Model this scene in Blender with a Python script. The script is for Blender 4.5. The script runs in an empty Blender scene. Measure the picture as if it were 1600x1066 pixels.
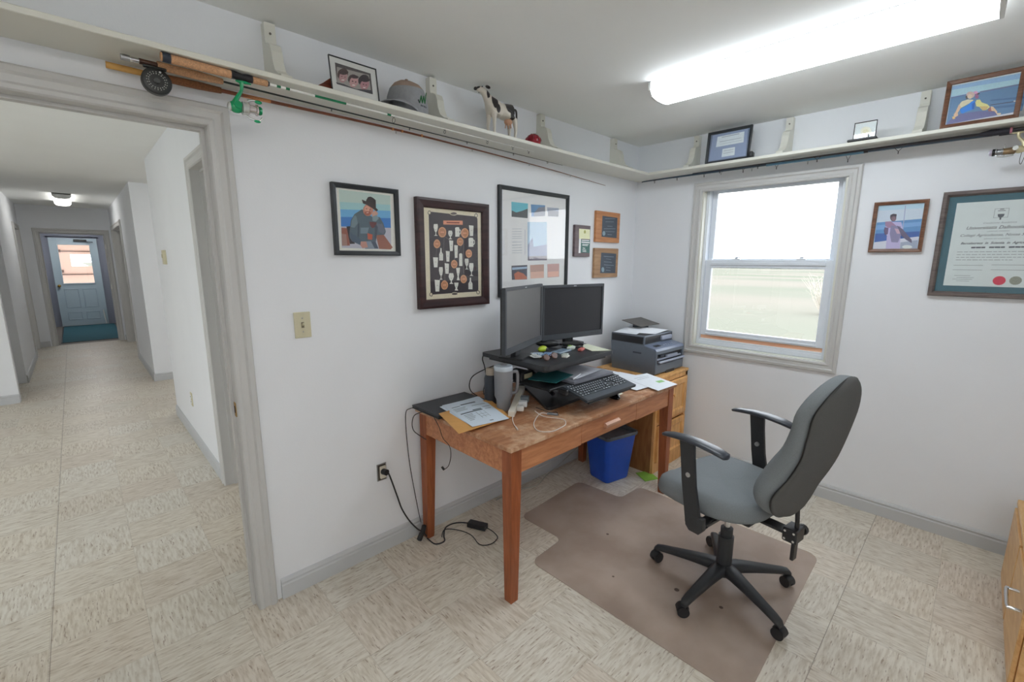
import bpy, bmesh, math, random
from mathutils import Vector, Matrix, noise
random.seed(7)
C = bpy.context.scene.collection
SC = bpy.context.scene
PI = math.pi

# ------------------------------------------------------------------ camera, world, lights, exposure
cam_d = bpy.data.cameras.new('camera'); cam = bpy.data.objects.new('camera', cam_d); C.objects.link(cam)
cam_d.sensor_width = 36.0; cam_d.lens = 36.0 * 701.97 / 1600.0; cam_d.clip_start = 0.02; cam_d.clip_end = 800
def cam_matrix(loc, yaw, pitch, roll):
    f = Vector((math.sin(yaw)*math.cos(pitch), math.cos(yaw)*math.cos(pitch), -math.sin(pitch)))
    r = Vector((math.cos(yaw), -math.sin(yaw), 0)); u = r.cross(f)
    r2 = math.cos(roll)*r + math.sin(roll)*u; u2 = -math.sin(roll)*r + math.cos(roll)*u
    m = Matrix((r2, u2, -f)).transposed().to_4x4(); m.translation = Vector(loc); return m
cam.matrix_world = cam_matrix((-3.39649, -2.05415, 1.53926), 0.767477, 0.1776906, 0.00346284)
SC.camera = cam
SC.view_settings.view_transform = 'Standard'; SC.view_settings.look = 'None'
SC.view_settings.exposure = 0.22; SC.view_settings.gamma = 1.0; SC.view_settings.use_curve_mapping = False
SC.cycles.use_denoising = True
SC.cycles.max_bounces = 10; SC.cycles.diffuse_bounces = 6; SC.cycles.transparent_max_bounces = 16
SC.cycles.sample_clamp_indirect = 6.0
SC.cycles.caustics_reflective = False; SC.cycles.caustics_refractive = False

W = bpy.data.worlds.new('overcast'); SC.world = W; W.use_nodes = True
nt = W.node_tree; bg = nt.nodes['Background']; bg.inputs['Strength'].default_value = 5.0
tc = nt.nodes.new('ShaderNodeTexCoord'); sp = nt.nodes.new('ShaderNodeSeparateXYZ'); rp = nt.nodes.new('ShaderNodeValToRGB')
nt.links.new(tc.outputs['Generated'], sp.inputs[0]); nt.links.new(sp.outputs['Z'], rp.inputs[0]); nt.links.new(rp.outputs[0], bg.inputs[0])
rp.color_ramp.elements[0].color = (0.93, 0.96, 1, 1); rp.color_ramp.elements[1].color = (0.80, 0.90, 1, 1)

def area(name, loc, size, power, col=(1,1,1), rot=(0,0,0), portal=False):
    d = bpy.data.lights.new(name, 'AREA'); d.shape = 'RECTANGLE'; d.size, d.size_y = size; d.energy = power; d.color = col
    if portal: d.cycles.is_portal = True
    o = bpy.data.objects.new(name, d); o.location = loc; o.rotation_euler = rot; C.objects.link(o); return o
LAMP = 12.0          # radiance of the office fluorescent lens
HALL_LAMP = 5.6
area('window_portal', (0.17, -0.99, 1.49), (0.9, 1.2), 1, rot=(0, PI/2, 0), portal=True)
area('fill_window_portal', (-4.66, -2.93, 1.6), (1.0, .6), 1, rot=(0, -PI/2, 0), portal=True)  # portal for the added window behind the camera

# ------------------------------------------------------------------ materials
def lin(c): return tuple(((v/255)/12.92 if v/255 <= .04045 else ((v/255+.055)/1.055)**2.4) for v in c)
MATS = {}
def mat(name, col, rough=.6, metal=0, var=.06, scale=30, bump=0, bscale=200, stretch=None, spec=.5, emit=None, coat=0):
    if name in MATS: return MATS[name]
    m = bpy.data.materials.new(name); m.use_nodes = True; n = m.node_tree; b = n.nodes['Principled BSDF']; MATS[name] = m
    c = lin(col); b.inputs['Roughness'].default_value = rough; b.inputs['Metallic'].default_value = metal
    b.inputs['Specular IOR Level'].default_value = spec
    if coat: b.inputs['Coat Weight'].default_value = coat
    t = n.nodes.new('ShaderNodeTexCoord'); mp = n.nodes.new('ShaderNodeMapping'); n.links.new(t.outputs['Object'], mp.inputs[0])
    if stretch: mp.inputs['Scale'].default_value = stretch
    nz = n.nodes.new('ShaderNodeTexNoise'); nz.inputs['Scale'].default_value = scale; nz.inputs['Detail'].default_value = 4
    n.links.new(mp.outputs[0], nz.inputs[0])
    r = n.nodes.new('ShaderNodeValToRGB'); n.links.new(nz.outputs[0], r.inputs[0]); n.links.new(r.outputs[0], b.inputs['Base Color'])
    r.color_ramp.elements[0].position = .3; r.color_ramp.elements[1].position = .7
    r.color_ramp.elements[0].color = tuple(max(0, v*(1-var)) for v in c)+(1,); r.color_ramp.elements[1].color = tuple(min(1, v*(1+var)) for v in c)+(1,)
    if bump:
        n2 = n.nodes.new('ShaderNodeTexNoise'); n2.inputs['Scale'].default_value = bscale; n.links.new(mp.outputs[0], n2.inputs[0])
        bp = n.nodes.new('ShaderNodeBump'); bp.inputs['Strength'].default_value = bump; bp.inputs['Distance'].default_value = .002
        n.links.new(n2.outputs[0], bp.inputs['Height']); n.links.new(bp.outputs[0], b.inputs['Normal'])
    if emit:
        b.inputs['Emission Color'].default_value = (*emit[0], 1); b.inputs['Emission Strength'].default_value = emit[1]
    return m
def glassmat(name='clear_glass', rough=0.0, tint=(1,1,1), ior=1.5):
    if name in MATS: return MATS[name]
    m = bpy.data.materials.new(name); m.use_nodes = True; n = m.node_tree; n.nodes.remove(n.nodes['Principled BSDF']); MATS[name] = m
    tr = n.nodes.new('ShaderNodeBsdfTransparent'); tr.inputs[0].default_value = (*tint, 1)
    gl = n.nodes.new('ShaderNodeBsdfGlossy'); gl.inputs['Roughness'].default_value = rough
    fr = n.nodes.new('ShaderNodeFresnel'); mx = n.nodes.new('ShaderNodeMixShader')
    ge = n.nodes.new('ShaderNodeNewGeometry'); mr = n.nodes.new('ShaderNodeMapRange'); mr.inputs[3].default_value = ior; mr.inputs[4].default_value = 1/ior
    n.links.new(ge.outputs['Backfacing'], mr.inputs[0]); n.links.new(mr.outputs[0], fr.inputs[0])   # same reflectance on both faces of a thin pane
    n.links.new(fr.outputs[0], mx.inputs[0]); n.links.new(tr.outputs[0], mx.inputs[1]); n.links.new(gl.outputs[0], mx.inputs[2])
    n.links.new(mx.outputs[0], n.nodes['Material Output'].inputs[0]); return m
def emitmat(name, col, s):
    if name in MATS: return MATS[name]
    m = bpy.data.materials.new(name); m.use_nodes = True; n = m.node_tree; b = n.nodes['Principled BSDF']; MATS[name] = m
    b.inputs['Base Color'].default_value = (.8,.8,.8,1); b.inputs['Emission Color'].default_value = (*col, 1); b.inputs['Emission Strength'].default_value = s; b.inputs['Roughness'].default_value = .4
    return m
def floor_mat():
    m = bpy.data.materials.new('flecked_vinyl_tile'); m.use_nodes = True; n = m.node_tree; L = n.links.new; b = n.nodes['Principled BSDF']
    def N(t, **k):
        q = n.nodes.new(t)
        for a, v in k.items(): setattr(q, a, v)
        return q
    def MA(op, a, bb=None, c=None):
        q = N('ShaderNodeMath', operation=op)
        for i, v in enumerate((a, bb, c)):
            if v is None: continue
            if isinstance(v, (int, float)): q.inputs[i].default_value = v
            else: L(v, q.inputs[i])
        return q.outputs[0]
    g = N('ShaderNodeNewGeometry'); s = N('ShaderNodeSeparateXYZ'); L(g.outputs['Position'], s.inputs[0])
    u = MA('DIVIDE', MA('ADD', s.outputs[0], 3.65+30*.305), .305); v = MA('DIVIDE', MA('ADD', s.outputs[1], -.04+30*.305), .305)
    iu = MA('FLOOR', u); iv = MA('FLOOR', v); fu = MA('FRACT', u); fv = MA('FRACT', v)
    par = MA('MODULO', MA('ADD', iu, iv), 2.0)
    ca = N('ShaderNodeCombineXYZ'); cb = N('ShaderNodeCombineXYZ')
    cell = MA('ADD', MA('MULTIPLY', iu, 3.7), MA('MULTIPLY', iv, 9.1))
    L(MA('MULTIPLY', s.outputs[0], 20), ca.inputs[0]); L(MA('MULTIPLY', s.outputs[1], 130), ca.inputs[1]); L(cell, ca.inputs[2])
    L(MA('MULTIPLY', s.outputs[0], 130), cb.inputs[0]); L(MA('MULTIPLY', s.outputs[1], 20), cb.inputs[1]); L(cell, cb.inputs[2])
    mv = N('ShaderNodeMix', data_type='VECTOR'); L(par, mv.inputs[0]); L(ca.outputs[0], mv.inputs[4]); L(cb.outputs[0], mv.inputs[5])
    vec = mv.outputs[1]
    # coarse dark flecks
    nz = N('ShaderNodeTexNoise'); nz.inputs['Scale'].default_value = 1.1; nz.inputs['Detail'].default_value = 2.5; nz.inputs['Roughness'].default_value = .6; L(vec, nz.inputs[0])
    fl = N('ShaderNodeMapRange'); L(nz.outputs[0], fl.inputs[0]); fl.inputs[1].default_value = .60; fl.inputs[2].default_value = .68
    # soft marbling
    n2 = N('ShaderNodeTexNoise'); n2.inputs['Scale'].default_value = .75; n2.inputs['Detail'].default_value = 4; L(vec, n2.inputs[0])
    cr = N('ShaderNodeValToRGB'); L(n2.outputs[0], cr.inputs[0])
    e = cr.color_ramp.elements; e[0].position = .3; e[0].color = (*lin((196,186,170)), 1); e[1].position = .60; e[1].color = (*lin((224,219,208)), 1)
    # per-tile tint
    wn = N('ShaderNodeTexWhiteNoise', noise_dimensions='1D'); L(cell, wn.inputs['W'])
    tr = N('ShaderNodeValToRGB'); L(wn.outputs[0], tr.inputs[0]); e = tr.color_ramp.elements
    e[0].color = (.92,.90,.87,1); e[1].color = (1,1,1,1); q = e.new(.5); q.color = (.99,.96,.92,1); q = e.new(.2); q.color = (.96,.91,.88,1)
    mx = N('ShaderNodeMix', data_type='RGBA', blend_type='MULTIPLY'); mx.inputs[0].default_value = 1; L(cr.outputs[0], mx.inputs[6]); L(tr.outputs[0], mx.inputs[7])
    mf = N('ShaderNodeMix', data_type='RGBA'); L(MA('MULTIPLY', fl.outputs[0], .62), mf.inputs[0]); L(mx.outputs[2], mf.inputs[6]); mf.inputs[7].default_value = (*lin((132,104,80)), 1)
    # seams
    du = MA('MINIMUM', fu, MA('SUBTRACT', 1, fu)); dv = MA('MINIMUM', fv, MA('SUBTRACT', 1, fv)); dm = MA('MINIMUM', du, dv)
    sm = N('ShaderNodeMapRange'); L(dm, sm.inputs[0]); sm.inputs[1].default_value = .002; sm.inputs[2].default_value = .006; sm.inputs[3].default_value = .20; sm.inputs[4].default_value = 0
    # two long open joints that have gathered dirt
    jx = MA('LESS_THAN', MA('ABSOLUTE', MA('ADD', s.outputs[0], 3.645)), .0016); jy = MA('LESS_THAN', MA('ABSOLUTE', MA('ADD', s.outputs[1], 1.79)), .0016)
    sj = MA('MAXIMUM', sm.outputs[0], MA('MULTIPLY', MA('MAXIMUM', jx, jy), .6))
    ms = N('ShaderNodeMix', data_type='RGBA'); L(sj, ms.inputs[0]); L(mf.outputs[2], ms.inputs[6]); ms.inputs[7].default_value = (*lin((110,95,78)), 1)
    L(ms.outputs[2], b.inputs['Base Color']); b.inputs['Roughness'].default_value = .38; b.inputs['Specular IOR Level'].default_value = .45
    rn = N('ShaderNodeTexNoise'); rn.inputs['Scale'].default_value = 2.5; L(g.outputs['Position'], rn.inputs[0])
    rr = N('ShaderNodeMapRange'); L(rn.outputs[0], rr.inputs[0]); rr.inputs[3].default_value = .28; rr.inputs[4].default_value = .5; L(rr.outputs[0], b.inputs['Roughness'])
    bp = N('ShaderNodeBump'); bp.inputs['Strength'].default_value = .25; bp.inputs['Distance'].default_value = .001; bp.invert = True; L(sm.outputs[0], bp.inputs['Height']); L(bp.outputs[0], b.inputs['Normal'])
    return m
def wood(name, c1, c2, rough=.45, scale=3.0, stretch=(1,14,14), worn=None, coat=0):
    if name in MATS: return MATS[name]
    m = bpy.data.materials.new(name); m.use_nodes = True; n = m.node_tree; L = n.links.new; b = n.nodes['Principled BSDF']; MATS[name] = m
    t = n.nodes.new('ShaderNodeTexCoord'); mp = n.nodes.new('ShaderNodeMapping'); L(t.outputs['Object'], mp.inputs[0]); mp.inputs['Scale'].default_value = stretch
    nz = n.nodes.new('ShaderNodeTexNoise'); nz.inputs['Scale'].default_value = scale; nz.inputs['Detail'].default_value = 8; nz.inputs['Distortion'].default_value = .6; L(mp.outputs[0], nz.inputs[0])
    r = n.nodes.new('ShaderNodeValToRGB'); L(nz.outputs[0], r.inputs[0]); e = r.color_ramp.elements
    e[0].position = .33; e[1].position = .68; e[0].color = (*lin(c1), 1); e[1].color = (*lin(c2), 1)
    out = r.outputs[0]
    if worn:
        n2 = n.nodes.new('ShaderNodeTexNoise'); n2.inputs['Scale'].default_value = 7; n2.inputs['Detail'].default_value = 9; n2.inputs['Roughness'].default_value = .7; L(t.outputs['Object'], n2.inputs[0])
        r2 = n.nodes.new('ShaderNodeMapRange'); L(n2.outputs[0], r2.inputs[0]); r2.inputs[1].default_value = .47; r2.inputs[2].default_value = .62; r2.inputs[4].default_value = .8
        mx = n.nodes.new('ShaderNodeMix'); mx.data_type = 'RGBA'; L(r2.outputs[0], mx.inputs[0]); L(out, mx.inputs[6]); mx.inputs[7].default_value = (*lin(worn), 1); out = mx.outputs[2]
    L(out, b.inputs['Base Color']); b.inputs['Roughness'].default_value = rough
    if coat: b.inputs['Coat Weight'].default_value = coat; b.inputs['Coat Roughness'].default_value = .2
    return m
def print_mat(name='printed_paper', rough=.5):
    if name in MATS: return MATS[name]
    m = bpy.data.materials.new(name); m.use_nodes = True; n = m.node_tree; MATS[name] = m
    a = n.nodes.new('ShaderNodeAttribute'); a.attribute_name = 'ink'
    tc = n.nodes.new('ShaderNodeTexCoord'); nz = n.nodes.new('ShaderNodeTexNoise'); nz.inputs['Scale'].default_value = 260; nz.inputs['Detail'].default_value = 6; n.links.new(tc.outputs['Object'], nz.inputs[0])
    mr = n.nodes.new('ShaderNodeMapRange'); n.links.new(nz.outputs[0], mr.inputs[0]); mr.inputs[1].default_value = .3; mr.inputs[2].default_value = .7; mr.inputs[3].default_value = .91; mr.inputs[4].default_value = 1.05   # photographic grain
    mx = n.nodes.new('ShaderNodeVectorMath'); mx.operation = 'SCALE'; n.links.new(a.outputs['Color'], mx.inputs[0]); n.links.new(mr.outputs[0], mx.inputs['Scale']); n.links.new(mx.outputs[0], n.nodes['Principled BSDF'].inputs['Base Color'])
    n.nodes['Principled BSDF'].inputs['Roughness'].default_value = rough; return m

WALL = mat('wall_paint', (235,237,241), .75, var=.012, scale=3, bump=.12, bscale=120)
CEIL = mat('ceiling_paint', (246,247,245), .85, var=.01, scale=3, bump=.1, bscale=90)
TRIM = mat('trim_paint', (201,200,198), .42, var=.01, scale=5)
BASE = mat('baseboard_paint', (196,198,200), .45, var=.01, scale=5)
SHELFP = mat('shelf_paint', (222,221,211), .45, var=.01, scale=5)
FLOOR = floor_mat()
VINYLW = mat('window_vinyl', (226,231,238), .35, var=.01)
BLACK = mat('black_plastic', (34,35,38), .42, var=.1, scale=60)
BLACKG = mat('black_gloss', (20,20,23), .18, var=.05)
DGREY = mat('dark_grey_plastic', (62,66,72), .45, var=.05)
CHROME = mat('chrome', (210,212,215), .18, metal=1, var=.02)
STEEL = mat('brushed_steel', (170,172,175), .35, metal=1, var=.05)
BRASS = mat('brass', (176,138,70), .35, metal=1, var=.08)
WHITEP = mat('white_plastic', (226,227,224), .4, var=.02)
PAPER = mat('white_paper', (232,236,242), .7, var=.02)
CREAMP = mat('almond_plastic', (206,199,170), .4, var=.02)
CORK = mat('cork', (196,150,112), .8, var=.25, scale=220, bump=.3)
GLASS = glassmat()
PGLASS = glassmat('picture_glass', ior=1.45)
PRINT = print_mat()

# ------------------------------------------------------------------ mesh builder
class B:
    def __init__(s): s.bm = bmesh.new(); s.mats = []; s.ink = None
    def mi(s, m):
        if m not in s.mats: s.mats.append(m)
        return s.mats.index(m)
    def _setm(s, n0, m, M=None, vs=None):
        i = s.mi(m); s.bm.faces.ensure_lookup_table()
        for f in s.bm.faces[n0:]: f.material_index = i
    def box(s, c, sz, m, rot=None, bev=0, seg=1):
        n0 = len(s.bm.faces)
        M = Matrix.Translation(c) @ (rot.to_4x4() if rot else Matrix()) @ Matrix.Diagonal((*sz, 1))
        r = bmesh.ops.create_cube(s.bm, size=1, matrix=M)
        if bev:
            es = list({e for v in r['verts'] for e in v.link_edges})
            bmesh.ops.bevel(s.bm, geom=es, offset=bev, segments=seg, affect='EDGES', profile=.6)
        s._setm(n0, m); return s
    def b2(s, a, b, m, bev=0, seg=1):
        return s.box([(x+y)/2 for x, y in zip(a, b)], [abs(y-x) for x, y in zip(a, b)], m, bev=bev, seg=seg)
    def ring(s, pts): return [s.bm.verts.new(p) for p in pts]
    def skin(s, rings, m, caps=True, closed=True):
        n0 = len(s.bm.faces); R = [s.ring(r) for r in rings]; n = len(R[0])
        for a, b in zip(R[:-1], R[1:]):
            for i in range(n if closed else n-1):
                j = (i+1) % n
                try: s.bm.faces.new((a[i], a[j], b[j], b[i]))
                except ValueError: pass
        if caps and closed:
            s.bm.faces.new(list(reversed(R[0]))); s.bm.faces.new(R[-1])
        s._setm(n0, m); return s
    def cyl(s, p, q, r, m, r2=None, n=16, caps=True):
        p, q = Vector(p), Vector(q); r2 = r if r2 is None else r2; d = (q-p).normalized()
        a = d.orthogonal().normalized(); b = d.cross(a)
        return s.skin([[c + rr*(math.cos(t)*a+math.sin(t)*b) for t in [2*PI*i/n for i in range(n)]] for c, rr in ((p, r), (q, r2))], m, caps)
    def tube(s, pts, r, m, n=8, sm=5, rs=None):
        P = [Vector(p) for p in pts]
        if sm and len(P) > 2:
            Q = []; RR = []
            for i in range(len(P)-1):
                p0 = P[max(i-1, 0)]; p1 = P[i]; p2 = P[i+1]; p3 = P[min(i+2, len(P)-1)]
                for k in range(sm):
                    t = k/sm; Q.append(.5*((2*p1)+(p2-p0)*t+(2*p0-5*p1+4*p2-p3)*t*t+(3*p1-p0-3*p2+p3)*t**3))
                    RR.append((rs[i]*(1-t)+rs[i+1]*t) if rs else r)
            Q.append(P[-1]); RR.append(rs[-1] if rs else r)
        else: Q = P; RR = rs or [r]*len(P)
        rings = []; up = None
        for i, c in enumerate(Q):
            d = (Q[min(i+1, len(Q)-1)]-Q[max(i-1, 0)]).normalized()
            if up is None: up = d.orthogonal().normalized()
            a = (up - d*up.dot(d)); a = a.normalized() if a.length > 1e-6 else d.orthogonal().normalized(); up = a; b = d.cross(a)
            rings.append([c + RR[i]*(math.cos(t)*a+math.sin(t)*b) for t in [2*PI*k/n for k in range(n)]])
        return s.skin(rings, m)
    def lathe(s, prof, m, n=24, M=None, c=(0,0,0)):
        M = M or Matrix(); c = Vector(c)
        rings = [[c + M @ Vector((max(r,1e-4)*math.cos(t), max(r,1e-4)*math.sin(t), z)) for t in [2*PI*i/n for i in range(n)]] for r, z in prof]
        return s.skin(rings, m)
    def sph(s, c, r, m, sc=(1,1,1), n=16, rot=None):
        n0 = len(s.bm.faces); M = Matrix.Translation(c) @ (rot.to_4x4() if rot else Matrix()) @ Matrix.Diagonal((*sc, 1))
        bmesh.ops.create_uvsphere(s.bm, u_segments=n, v_segments=max(6, n//2), radius=r, matrix=M); s._setm(n0, m); return s
    def prism(s, pts, d, m, bev=0):       # pts: 3d polygon, d: extrusion vector
        n0 = len(s.bm.faces); d = Vector(d); A = s.ring(pts); Bv = s.ring([Vector(p)+d for p in pts]); n = len(A)
        s.bm.faces.new(list(reversed(A))); s.bm.faces.new(Bv)
        for i in range(n): s.bm.faces.new((A[i], A[(i+1) % n], Bv[(i+1) % n], Bv[i]))
        if bev:
            es = list({e for v in A+Bv for e in v.link_edges}); bmesh.ops.bevel(s.bm, geom=es, offset=bev, segments=2, affect='EDGES', profile=.6)
        s._setm(n0, m); return s
    def poly(s, pts, m):
        n0 = len(s.bm.faces); s.bm.faces.new(s.ring(pts)); s._setm(n0, m); return s
    def rect(s, w, h, prof, m, z0=0, x0=0, open_bottom=False):
        # sweep a profile [(inset, out)] round a rectangle in the xz plane, front faces -y; mitred corners
        rings = []
        for ins, out in prof:
            a, b, c, d = x0-w/2+ins, x0+w/2-ins, z0+(0 if open_bottom else ins), z0+h-ins
            rings.append([(a, -out, c), (a, -out, d), (b, -out, d), (b, -out, c)])
        n0 = len(s.bm.faces); R = [s.ring(r) for r in rings]; k = len(R)
        for i in range(k):
            p, q = R[i], R[(i+1) % k]
            for j in range(3 if open_bottom else 4):
                s.bm.faces.new((p[j], p[(j+1) % 4], q[(j+1) % 4], q[j]))
        if open_bottom:
            s.bm.faces.new([r[0] for r in R]); s.bm.faces.new([r[3] for r in reversed(R)])
        s._setm(n0, m); return s
    def text(s, txt, size, m, M, align='CENTER', ext=0.0002, shear=0, bold=0):
        c = bpy.data.curves.new('t', 'FONT'); c.body = txt; c.size = size; c.align_x = align; c.align_y = 'CENTER'; c.extrude = ext; c.shear = shear; c.offset = bold; c.resolution_u = 2
        o = bpy.data.objects.new('t', c); C.objects.link(o); dg = bpy.context.evaluated_depsgraph_get(); me = bpy.data.meshes.new_from_object(o.evaluated_get(dg))
        me.transform(M); n0 = len(s.bm.faces); i = s.mi(m)
        for p in me.polygons: p.material_index = 0
        s.bm.from_mesh(me); s.bm.faces.ensure_lookup_table()
        for f in s.bm.faces[n0:]: f.material_index = i
        bpy.data.objects.remove(o); bpy.data.meshes.remove(me); bpy.data.curves.remove(c); return s
    def xf(s, M): bmesh.ops.transform(s.bm, matrix=M, verts=s.bm.verts); return s
    def build(s, name, parent=None, smooth=35, label=None, loc=None, rot=None, subsurf=0, normals=True):
        if normals: bmesh.ops.recalc_face_normals(s.bm, faces=s.bm.faces)
        me = bpy.data.meshes.new(name); s.bm.to_mesh(me); s.bm.free()
        for m in s.mats: me.materials.append(m)
        if smooth:
            for p in me.polygons: p.use_smooth = True
            me.set_sharp_from_angle(angle=math.radians(smooth))
        o = bpy.data.objects.new(name, me); C.objects.link(o)
        if parent is not None: o.parent = parent
        if loc is not None: o.location = loc
        if rot is not None: o.rotation_euler = rot
        if label: o['label'] = label
        if subsurf:
            md = o.modifiers.new('sub', 'SUBSURF'); md.levels = subsurf; md.render_levels = subsurf
        return o
def tag(o, label, cat, group=None):
    o['label'] = label; o['category'] = cat
    if group: o['group'] = group
    return o
def thing(name, label, cat, loc=(0,0,0), rz=0, group=None):
    o = bpy.data.objects.new(name, None); o.empty_display_size = .05; C.objects.link(o); o.location = loc; o.rotation_euler = (0, 0, rz)
    return tag(o, label, cat, group)
def struct(b, name, parent=None, **k):
    o = b.build(name, parent, **k); o['kind'] = 'structure'; return o
def RZ(a): return Matrix.Rotation(a, 4, 'Z')
def RX(a): return Matrix.Rotation(a, 4, 'X')
def RY(a): return Matrix.Rotation(a, 4, 'Y')
def T(*v): return Matrix.Translation(v)
def ink_polys(polys, name, parent, y=0.0, gain=1.0, step=.00004, thick=0):
    # flat printed picture: list of (sRGB colour, [(u,v) mm]); each later shape printed over the former
    bm = bmesh.new()
    cols = []
    for i, (c, pts) in enumerate(polys):
        vs = [bm.verts.new((u/1000, y-.0001-i*step, v/1000)) for u, v in pts]
        f = bm.faces.new(vs); cols.append(tuple(min(.9, v*gain) for v in lin(c)))
    bm.normal_update()
    for f in bm.faces:
        if f.normal.y > 0: f.normal_flip()
    bm.faces.index_update(); me = bpy.data.meshes.new(name)
    bm.to_mesh(me); bm.free()
    a = me.color_attributes.new('ink', 'FLOAT_COLOR', 'CORNER')
    for i, p in enumerate(me.polygons):
        for li in p.loop_indices: a.data[li].color = (*cols[i], 1)
    me.materials.append(PRINT); o = bpy.data.objects.new(name, me); C.objects.link(o); o.parent = parent; return o

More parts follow.
